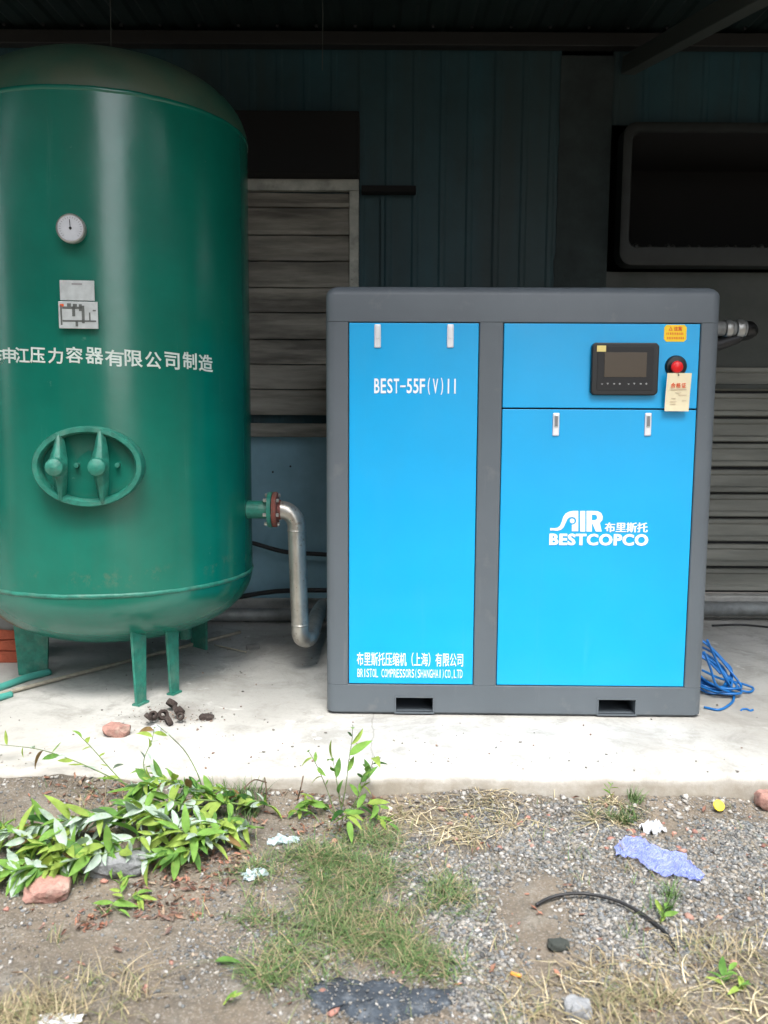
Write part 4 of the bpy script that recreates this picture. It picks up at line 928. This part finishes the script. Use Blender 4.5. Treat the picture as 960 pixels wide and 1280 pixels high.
def stones(name, pts, smin, smax, cols, m, sink=.55, power=2.2):
    n = len(pts); nv = len(IV); P_ = np.array(pts); s_ = smin+(smax-smin)*rng.random(n)**power
    sc3 = s_[:, None]*np.stack([rng.uniform(.75, 1.35, n), rng.uniform(.7, 1.2, n), rng.uniform(.45, .85, n)], 1)
    J = IV[None]*(1+rng.uniform(-.42, .42, (n, nv, 1))); J = J*sc3[:, None]
    a = rng.uniform(0, 6.28, n); ca, sa = np.cos(a)[:, None], np.sin(a)[:, None]; b = rng.uniform(-.6, .6, n); cb, sb = np.cos(b)[:, None], np.sin(b)[:, None]
    x_, y_, z_ = J[..., 0], J[..., 1], J[..., 2]; y_, z_ = y_*cb-z_*sb, y_*sb+z_*cb; x_, y_ = x_*ca-y_*sa, x_*sa+y_*ca
    V = np.stack([x_, y_, z_], -1)+P_[:, None]; V[..., 2] += (sc3[:, 2]*(1-sink))[:, None]
    Fc = (IF[None]+(np.arange(n)*nv)[:, None, None]).reshape(-1, 3); V = V.reshape(-1, 3)
    me = bpy.data.meshes.new(name); me.vertices.add(len(V)); me.vertices.foreach_set('co', V.astype(np.float32).ravel())
    me.loops.add(len(Fc)*3); me.loops.foreach_set('vertex_index', Fc.astype(np.int32).ravel()); me.polygons.add(len(Fc)); me.polygons.foreach_set('loop_start', np.arange(0, len(Fc)*3, 3, dtype=np.int32)); me.update(calc_edges=True)
    ci = rng.integers(0, len(cols), n); c = np.array(cols)[ci]*rng.uniform(.75, 1.3, (n, 1)); colattr(me, np.repeat(c, nv, 0).clip(0, .9))
    return link(name, me, m)
GC = [(.20, .19, .17), (.15, .15, .14), (.25, .235, .21), (.10, .10, .095), (.19, .17, .14), (.34, .33, .31), (.15, .16, .17), (.06, .06, .06), (.22, .19, .15), (.11, .12, .12)]
def edge_noise(x_, y_): return noise.noise(Vector((x_*4, y_*4, 11)))
Lz = lambda pts: gpoly(pts)
grav = Lz([(480, 1080), (540, 1020), (700, 1010), (800, 1015), (990, 1030), (1020, 1180), (900, 1200), (760, 1230), (640, 1290), (560, 1260), (560, 1180)])
pts = scatter(grav, 62000, lambda x_, y_: .55+1.0*edge_noise(x_, y_))
tag(stones('gravel', pts, .0018, .0078, GC, M['gravel']), 'grey mixed gravel spread over the yard soil', 'gravel', kind='stuff')
everywhere = Lz([(-60, 990), (1020, 1000), (1100, 1300), (-140, 1300)])
pts = scatter(everywhere, 60000, lambda x_, y_: (.55 if x_ > -.5 else .24)*(1+2.0*edge_noise(x_, y_)))
tag(stones('scattered_grit', pts, .0014, .006, GC+[(.3, .24, .18)], M['gravel'], power=3), 'fine grit scattered across the bare soil', 'grit', kind='stuff')
pts = scatter(everywhere, 90)+scatter(Lz([(560, 1020), (960, 1020), (960, 1075), (560, 1075)]), 60)
tag(stones('brick_crumbs', pts, .004, .014, [(.34, .15, .11), (.38, .21, .16), (.27, .12, .09)], M['gravel'], power=2), 'small red brick crumbs strewn over the yard', 'brick crumbs', kind='stuff')
pts = scatter(Lz([(-40, 990), (1000, 1000), (1000, 1022), (-40, 1010)]), 1600, lambda x_, y_: .7)
tag(stones('edge_rubble', pts, .002, .011, [(.3, .29, .27), (.22, .2, .18), (.38, .36, .33)], M['gravel'], power=2.5), 'loose rubble along the foot of the slab', 'rubble', kind='stuff')
sl = []
for _ in range(260):
    x_ = random.uniform(-1.5, 1.5); y_ = SLAB_Y+.03+abs(random.gauss(0, .22)); sl.append((x_, y_, .001))
for _ in range(260):
    a = random.gauss(0, .12); b = random.gauss(0, .07); sl.append((-.80+a, 3.18+b, .001))
for _ in range(160):
    sl.append((random.uniform(-1.2, -.25), random.uniform(3.4, 4.6), .001))
tag(stones('slab_grit', sl, .0012, .0052, [(.3, .28, .25), (.2, .19, .17), (.36, .34, .3), (.3, .2, .15)], M['gravel'], sink=.2, power=3), 'grit and crumbs scattered over the concrete slab', 'grit', kind='stuff')
def blades(name, pts, lmin, lmax, width, cols, lean=.5, label='', cat='', arch=.5, flat=False):
    V = []; Fc = []; cl = []
    for (x_, y_, z_) in pts:
        L_ = random.uniform(lmin, lmax); a = random.uniform(0, 2*PI); le = random.uniform(lean*.3, lean); w_ = width*random.uniform(.6, 1.3); c = random.choice(cols); k_ = random.uniform(.7, 1.25)
        d = Vector((math.cos(a), math.sin(a), 0)); s_ = Vector((-d.y, d.x, 0)); b = len(V); sg = 4
        pz = random.uniform(.002, .012) if flat else 0
        for i in range(sg+1):
            t = i/sg
            if flat: p = Vector((x_, y_, z_+pz))+d*L_*t+s_*L_*.12*math.sin(t*3)+Vector((0, 0, .012*math.sin(t*PI)*random.random()))
            else: p = Vector((x_, y_, z_))+d*L_*(le*t+arch*le*t*t)*.8+Vector((0, 0, L_*(t-arch*le*.8*t*t)))
            w2 = w_*(1-t*.85)
            V += [p-s_*w2, p+s_*w2]; cl += [[q*k_ for q in c]]*2
        Fc += [(b+2*i, b+2*i+1, b+2*i+3, b+2*i+2) for i in range(sg)]
    me = bpy.data.meshes.new(name); me.from_pydata(V, [], Fc); colattr(me, np.array(cl).clip(0, .9)); me.polygons.foreach_set('use_smooth', [True]*len(me.polygons))
    return tag(link(name, me, M['blade']), label, cat, kind='stuff')
GR = [(.07, .14, .035), (.05, .10, .025), (.10, .16, .05), (.13, .16, .06), (.17, .17, .08)]
ST = [(.30, .24, .14), (.24, .19, .11), (.38, .32, .20), (.18, .14, .08), (.22, .20, .10)]
def clump(poly, nclump, per, rad, dens=None):
    out = []
    for (x_, y_, z_) in scatter(poly, nclump, dens):
        r_ = rad*random.uniform(.4, 1)
        for _ in range(int(per*random.uniform(.4, 1.3))):
            a, b = random.gauss(0, r_), random.gauss(0, r_)
            if y_+b < SLAB_Y-.02: out.append((x_+a, y_+b, gz(x_+a, y_+b)-.002))
    return out
g1 = Lz([(300, 1090), (380, 1050), (470, 1040), (540, 1070), (600, 1150), (590, 1210), (520, 1235), (440, 1235), (380, 1235), (320, 1230), (300, 1160)])
blades('grass', clump(g1, 850, 22, .03, lambda x_, y_: .5+1.3*noise.noise(Vector((x_*6, y_*6, 2)))), .015, .06, .0014, GR+GR[:3]+ST[:2], 1.9, 'green and yellowing grass in the middle of the yard soil', 'grass')
blades('sparse_grass', clump(everywhere, 420, 9, .02, lambda x_, y_: .5+edge_noise(x_, y_)), .02, .055, .0014, GR+ST, 1.1, 'sparse short grass dotted over the soil', 'grass')
g2 = Lz([(640, 1230), (760, 1190), (850, 1170), (980, 1180), (1010, 1300), (600, 1300)])
blades('dry_grass', clump(g2, 130, 20, .035, lambda x_, y_: .6+1.2*noise.noise(Vector((x_*5, y_*5, 8))))+clump(Lz([(60, 1240), (130, 1215), (190, 1225), (170, 1300), (-40, 1300), (-20, 1265)]), 95, 22, .03, lambda x_, y_: .6+1.2*noise.noise(Vector((x_*6, y_*6, 8)))), .02, .065, .0014, ST+ST+GR[3:], 1.5, 'straw-coloured dry grass along the lower edge', 'dry grass')
g3 = Lz([(490, 1010), (640, 1003), (660, 1040), (560, 1052), (470, 1035)]); g4 = Lz([(735, 995), (800, 1000), (800, 1030), (740, 1035)])
blades('straw', clump(g3, 60, 14, .03)+clump(g2, 60, 8, .05)+clump(g4, 20, 22, .012), .05, .13, .0019, ST+[(.55, .48, .33)], 1.6, 'loose dry straw lying below the slab and on the soil', 'straw', flat=True)
blades('grass_tufts', clump(g4, 26, 24, .012)+clump(Lz([(815, 1130), (845, 1120), (850, 1155), (820, 1160)]), 14, 20, .012)+clump(Lz([(260, 1000), (330, 1000), (330, 1030), (260, 1040)]), 40, 16, .015), .03, .07, .0018, GR[:3], .8, 'small green grass tufts by the slab and the cable end', 'grass')
# fallen dry leaves
def litter(name, pts, s0, s1, cols, label, cat):
    V = []; Fc = []; cl = []
    for (x_, y_, z_) in pts:
        s_ = random.uniform(s0, s1); a = random.uniform(0, 6.3); q = Matrix.Rotation(a, 3, 'Z') @ Matrix.Rotation(random.uniform(-.8, .8), 3, 'X') @ Matrix.Rotation(random.uniform(-.6, .6), 3, 'Y'); b = len(V); c = random.choice(cols)
        w_ = random.uniform(.3, 1.1); k_ = random.uniform(.6, 2.2)
        for p in ((-1, .1, .1*k_), (-.5, .32*w_, .22*k_), (.35, .3*w_, .14*k_), (.9, -.1, .3*k_), (.4, -.25*w_, .2*k_), (-.3, -.36*w_, .3*k_), (0, 0, 0)):
            V.append(tuple(q @ Vector(p)*s_+Vector((x_, y_, z_+s_*.35)))); cl.append(c)
        Fc += [(b, b+6, b+1), (b+1, b+6, b+2), (b+2, b+6, b+3), (b+3, b+6, b+4), (b+4, b+6, b+5), (b+5, b+6, b)]
    me = bpy.data.meshes.new(name); me.from_pydata(V, [], Fc); colattr(me, np.array(cl)); tag(link(name, me, M['litter']), label, cat, kind='stuff')
BR = [(.20, .085, .05), (.26, .13, .075), (.15, .075, .05), (.28, .20, .13), (.12, .075, .05), (.34, .14, .08)]
fl = [p for p in scatter(Lz([(380, 1225), (575, 1225), (575, 1285), (380, 1285)]), 900)]
fl = [(a, b, c+.012) for a, b, c in fl if random.random() < .5]
tag(stones('felt_grit', fl, .001, .004, GC, M['gravel']), 'grit and dirt strewn over the felt scrap', 'grit', kind='stuff')
lp = scatter(Lz([(170, 1085), (300, 1040), (320, 1060), (290, 1110), (240, 1150), (165, 1150)]), 700)+scatter(Lz([(90, 1140), (135, 1130), (140, 1160), (100, 1168)]), 90)+scatter(Lz([(300, 985), (480, 1000), (470, 1050), (300, 1040)]), 260)+scatter(everywhere, 260)+scatter(Lz([(40, 985), (160, 985), (170, 1030), (60, 1030)]), 200)
litter('dry_leaf_litter', lp, .005, .017, BR, 'reddish brown dry leaves under and beside the green heap', 'dry leaves')

# ------------------------------------------------------------ leafy cut branches
def leaf_mesh(fold, curl, wid):
    n = 6; V = []
    for i in range(n+1):
        t = i/n; w_ = wid*math.sin(PI*t**.85)**.8*.5 if 0 < t < 1 else .0; zc_ = -curl*t*t
        V += [(t, -w_, zc_+fold*w_), (t, 0, zc_), (t, w_, zc_+fold*w_)]
    Fc = []
    for i in range(n): Fc += [(3*i, 3*i+3, 3*i+4, 3*i+1), (3*i+1, 3*i+4, 3*i+5, 3*i+2)]
    return V, Fc
LM = []
for mi, lm in enumerate(LEAF):
    for (fo, cu, wi) in ((.5, .3, .30), (.25, .7, .34), (.9, .15, .24), (.4, -.15, .32)):
        V, Fc = leaf_mesh(fo, cu, wi); me = bpy.data.meshes.new('leaf'); me.from_pydata(V, [], Fc); me.polygons.foreach_set('use_smooth', [True]*len(me.polygons)); me.materials.append(lm); LM.append((mi, me))
GB = 'cut leafy branches heaped by the slab'
def branch(path, nleaf, size, label, weights=(4, 3, 2, 2, 2), r_=.0028, droop=.3, group=None, name='leafy_branch', m=None, start=.1, spread=.9):
    pts = [Vector(p) for p in path]; c = spline(pts, 6); o0 = c[0]
    root = empty(name, tuple(o0), label=label, cat='branch' if name == 'leafy_branch' else 'plant', group=group)
    c = [p-o0 for p in c]; n = len(c)
    MB().tube(c, [r_*(1-.6*i/n) for i in range(n)], 6).build('stem', m or M['stem'], root, smooth=True)
    for k in range(nleaf):
        t = start+(1-start)*(k+random.random()*.6)/nleaf; f_ = t*(n-1.001); i = int(f_); i = min(i, n-2); p = c[i].lerp(c[i+1], f_-i); tg = (c[i+1]-c[i]).normalized()
        side = tg.cross(Vector((0, 0, 1))); side = side.normalized() if side.length > .05 else Vector((1, 0, 0))
        sgn = 1 if k % 2 else -1
        d = (side*sgn*random.uniform(.4, 1)*spread+tg*random.uniform(.2, .9)+Vector((0, 0, random.uniform(-droop, .45)))).normalized()
        if k == nleaf-1: d = tg
        if group == GB and nleaf > 8: d = (d+Vector((random.gauss(0, .5), random.gauss(0, .5), random.gauss(-.1, .28)))).normalized()
        up_ = Vector((random.gauss(0, .7), random.gauss(-.3, .7), 1)).normalized(); y_ = up_.cross(d).normalized(); z_ = d.cross(y_)
        s_ = size*random.uniform(.5, 1.3)*(1.12 if group == GB else 1.2 if name == 'leafy_shoot' else 1.1)
        pw = o0+p; zz = gz(pw.x, pw.y) if pw.y < SLAB_Y else 0
        mi = random.choices(range(6), tuple(weights)+((.7,) if group == GB else (.0,)))[0]; me = random.choice([q for j, q in LM if j == mi])
        lf = bpy.data.objects.new('leaf', me); C.objects.link(lf); lf.parent = root
        tipz = (pw+d*s_).z; g_ = zz+.012
        if tipz < g_: d = (d+Vector((0, 0, (g_-tipz)/s_))).normalized(); y_ = up_.cross(d).normalized(); z_ = d.cross(y_)
        A_ = axes(p, d*s_, y_*s_, z_*s_); lf.matrix_local = A_
    return root
def path_on(pix):                       # (px, py, height above ground)
    out = []
    for x_, y_, h_ in pix:
        p = gp(x_, y_, -.09)
        for _ in range(3):
            gzv = (gz(p.x, p.y) if p.y < SLAB_Y else 0); p = gp(x_, y_, gzv+h_)
        out.append(p)
    return out
heap = [
 ([(318, 1008, .03), (250, 1000, .07), (170, 1010, .08), (90, 1035, .06), (10, 1075, .03)], 40, .062, 'longest cut branch lying leftward along the middle of the leaf heap'),
 ([(300, 1020, .02), (230, 1035, .06), (160, 1050, .07), (80, 1070, .05), (-10, 1095, .03)], 38, .062, 'cut branch with pale upturned leaves along the front of the heap'),
 ([(290, 1000, .03), (240, 985, .10), (200, 975, .13), (165, 985, .12)], 30, .055, 'bushy cut branch humped at the top right of the heap'),
 ([(310, 1030, .02), (270, 1050, .04), (225, 1065, .05), (180, 1075, .03)], 28, .055, 'short cut branch at the lower right of the heap'),
 ([(200, 1030, .04), (130, 1020, .09), (60, 1030, .08), (-20, 1045, .05)], 32, .066, 'cut branch with big broad leaves at the heap\'s left side'),
 ([(180, 1060, .03), (110, 1070, .06), (50, 1085, .05), (-20, 1090, .03)], 32, .064, 'pale green cut branch along the lower left of the heap'),
 ([(260, 1010, .04), (215, 1000, .12), (180, 960, .14), (190, 925, .16), (193, 908, .17)], 16, .05, 'cut branch rising to the ring heap at its tip'),
 ([(253, 985, .05), (246, 965, .10), (232, 940, .14), (215, 922, .17), (196, 906, .17)], 2, .03, 'bare arching green twig bending over the leaf heap'),
 ([(200, 1000, .05), (140, 972, .08), (90, 950, .09), (45, 936, .08), (-10, 930, .06)], 15, .05, 'long thin cut branch reaching left over the slab edge'),
 ([(160, 985, .05), (137, 960, .09), (115, 935, .12), (98, 918, .14)], 7, .038, 'thin upright twig with few leaves against the pale slab'),
 ([(345, 1010, .02), (315, 1000, .04), (285, 990, .05), (255, 985, .06)], 22, .045, 'small-leaved cut branch at the far right end of the heap'),
 ([(330, 1035, .02), (290, 1030, .05), (250, 1030, .06), (210, 1040, .05)], 24, .052, 'cut branch lying low across the right half of the heap'),
 ([(120, 1050, .03), (80, 1060, .08), (40, 1050, .09), (0, 1030, .07)], 26, .066, 'broad pale-leaved branch curving back at the heap\'s left end'),
 ([(280, 1040, .03), (240, 1045, .08), (200, 1020, .10), (150, 1000, .10)], 30, .058, 'leafy cut branch piled over the centre of the heap'),
]
for i, (px_, nl, sz_, lab) in enumerate(heap):
    w_ = (4, 2, 6, 5, .5) if i in (1, 4, 5, 13) else (5, 3, 4, 5, 1)
    if i in (8, 9): w_ = (3, 1, 2, 5, 0)
    branch(path_on(px_), int(nl*2.5) if nl > 20 else nl, sz_, lab, w_, group=GB, r_=.0022 if nl < 20 else .003, spread=.9)
# sprouting plant in front of the cabinet
G2 = 'shoots of the young plant by the slab'
SH = [([(425, 1020, 0), (432, 985, .08), (436, 950, .16), (440, 925, .22), (441, 906, .26)], 5, .055, 'tallest leafy shoot with one upright leaf below the cabinet corner'),
      ([(428, 1020, 0), (424, 995, .06), (418, 960, .14), (415, 945, .18)], 5, .05, 'leafy shoot left of the tallest one at the slab edge'),
      ([(432, 1022, 0), (448, 995, .06), (462, 965, .12), (468, 945, .15)], 6, .048, 'leafy shoot leaning right at the slab edge'),
      ([(420, 1020, 0), (408, 985, .06), (395, 955, .10), (385, 938, .12)], 6, .034, 'thin small-leaved shoot leaning left at the slab edge'),
      ([(425, 1024, 0), (410, 1010, .04), (395, 1000, .05), (385, 1003, .05)], 9, .05, 'low bushy shoot spreading left at the plant foot'),
      ([(430, 1026, 0), (445, 1012, .04), (462, 1004, .05), (476, 1008, .05)], 9, .05, 'low bushy shoot spreading right at the plant foot'),
      ([(428, 1026, 0), (428, 1015, .05), (432, 1015, .07), (436, 1028, .06)], 8, .055, 'low shoot with big drooping leaves at the plant foot')]
SH += [([(400, 1030, 0), (392, 1018, .02), (380, 1012, .03), (366, 1016, .02)], 9, .036, 'lowest shoot trailing left along the slab foot'), ([(450, 1030, 0), (462, 1020, .02), (474, 1022, .03), (486, 1030, .02)], 9, .036, 'lowest shoot trailing right along the slab foot'),
       ([(436, 1028, 0), (446, 1000, .05), (452, 975, .09), (460, 962, .11)], 6, .045, 'short upright shoot close behind the tallest one')]
for px_, nl, sz_, lab in SH: branch(path_on(px_), nl, sz_, lab, (5, 4, 0, 3, 1), name='leafy_shoot', group=G2, r_=.0018, start=.35, droop=.5)
for px_, nl, sz_, lab in (([(155, 1125, .005), (150, 1110, .02), (150, 1098, .03)], 7, .045, 'small bright green sprig below the grey rock'), ([(160, 1125, .005), (172, 1118, .02), (176, 1125, .02)], 6, .042, 'small green sprig right beside the bright one'),
                          ([(150, 1125, .005), (140, 1130, .015), (150, 1140, .01)], 5, .04, 'small drooping sprig lowest beneath the leaf heap'), ([(905, 1235, 0), (905, 1222, .02), (912, 1212, .03)], 9, .035, 'broad-leaved weed in the dry grass at lower right'),
                          ([(825, 1155, 0), (828, 1145, .02), (832, 1132, .03)], 7, .03, 'small weed touching the right end of the black cable'), ([(918, 1240, 0), (925, 1232, .02), (932, 1228, .02)], 6, .03, 'tiny weed just right of the broad-leaved one'),
                          ([(280, 1256, 0), (284, 1250, .015), (290, 1246, .02)], 5, .028, 'tiny weed near the bottom left of the yard'), ([(765, 998, 0), (762, 988, .03), (766, 978, .04)], 6, .025, 'tiny weed growing against the slab edge')):
    branch(path_on(px_), nl, sz_, lab, (5, 3, 0, 4, 0), name='small_weed', r_=.0014, start=.1, droop=.2)
for (px_, py_, rz, mi, lab) in ((268, 1206, .2, 1, 'single green leaf lying on bare soil'), (238, 1022+62, 1.4, 0, 'single green leaf hanging pointed below the heap')):
    p = gg(px_, py_); lf = bpy.data.objects.new('fallen_leaf', [q for j, q in LM if j == mi][0]); C.objects.link(lf); lf.location = p+Vector((0, 0, .008)); lf.rotation_euler = (.1, -.1, rz); lf.scale = (.06,)*3; tag(lf, lab, 'leaf')
# twigs at the slab foot
for k, (a, b, c) in enumerate((((305, 985, .02), (318, 975, .06), (333, 978, .05)), ((330, 1010, .01), (333, 990, .05), (331, 972, .08)), ((372, 1000, .01), (376, 985, .04), (379, 970, .06)))):
    cable('bare_twig', path_on([a, b, c]), .0022, M['stem_brown'], ['bent dark twig right of the leaf heap', 'upright dark twig right of the leaf heap', 'short dark twig just left of the young plant'][k], 'twig', 5)
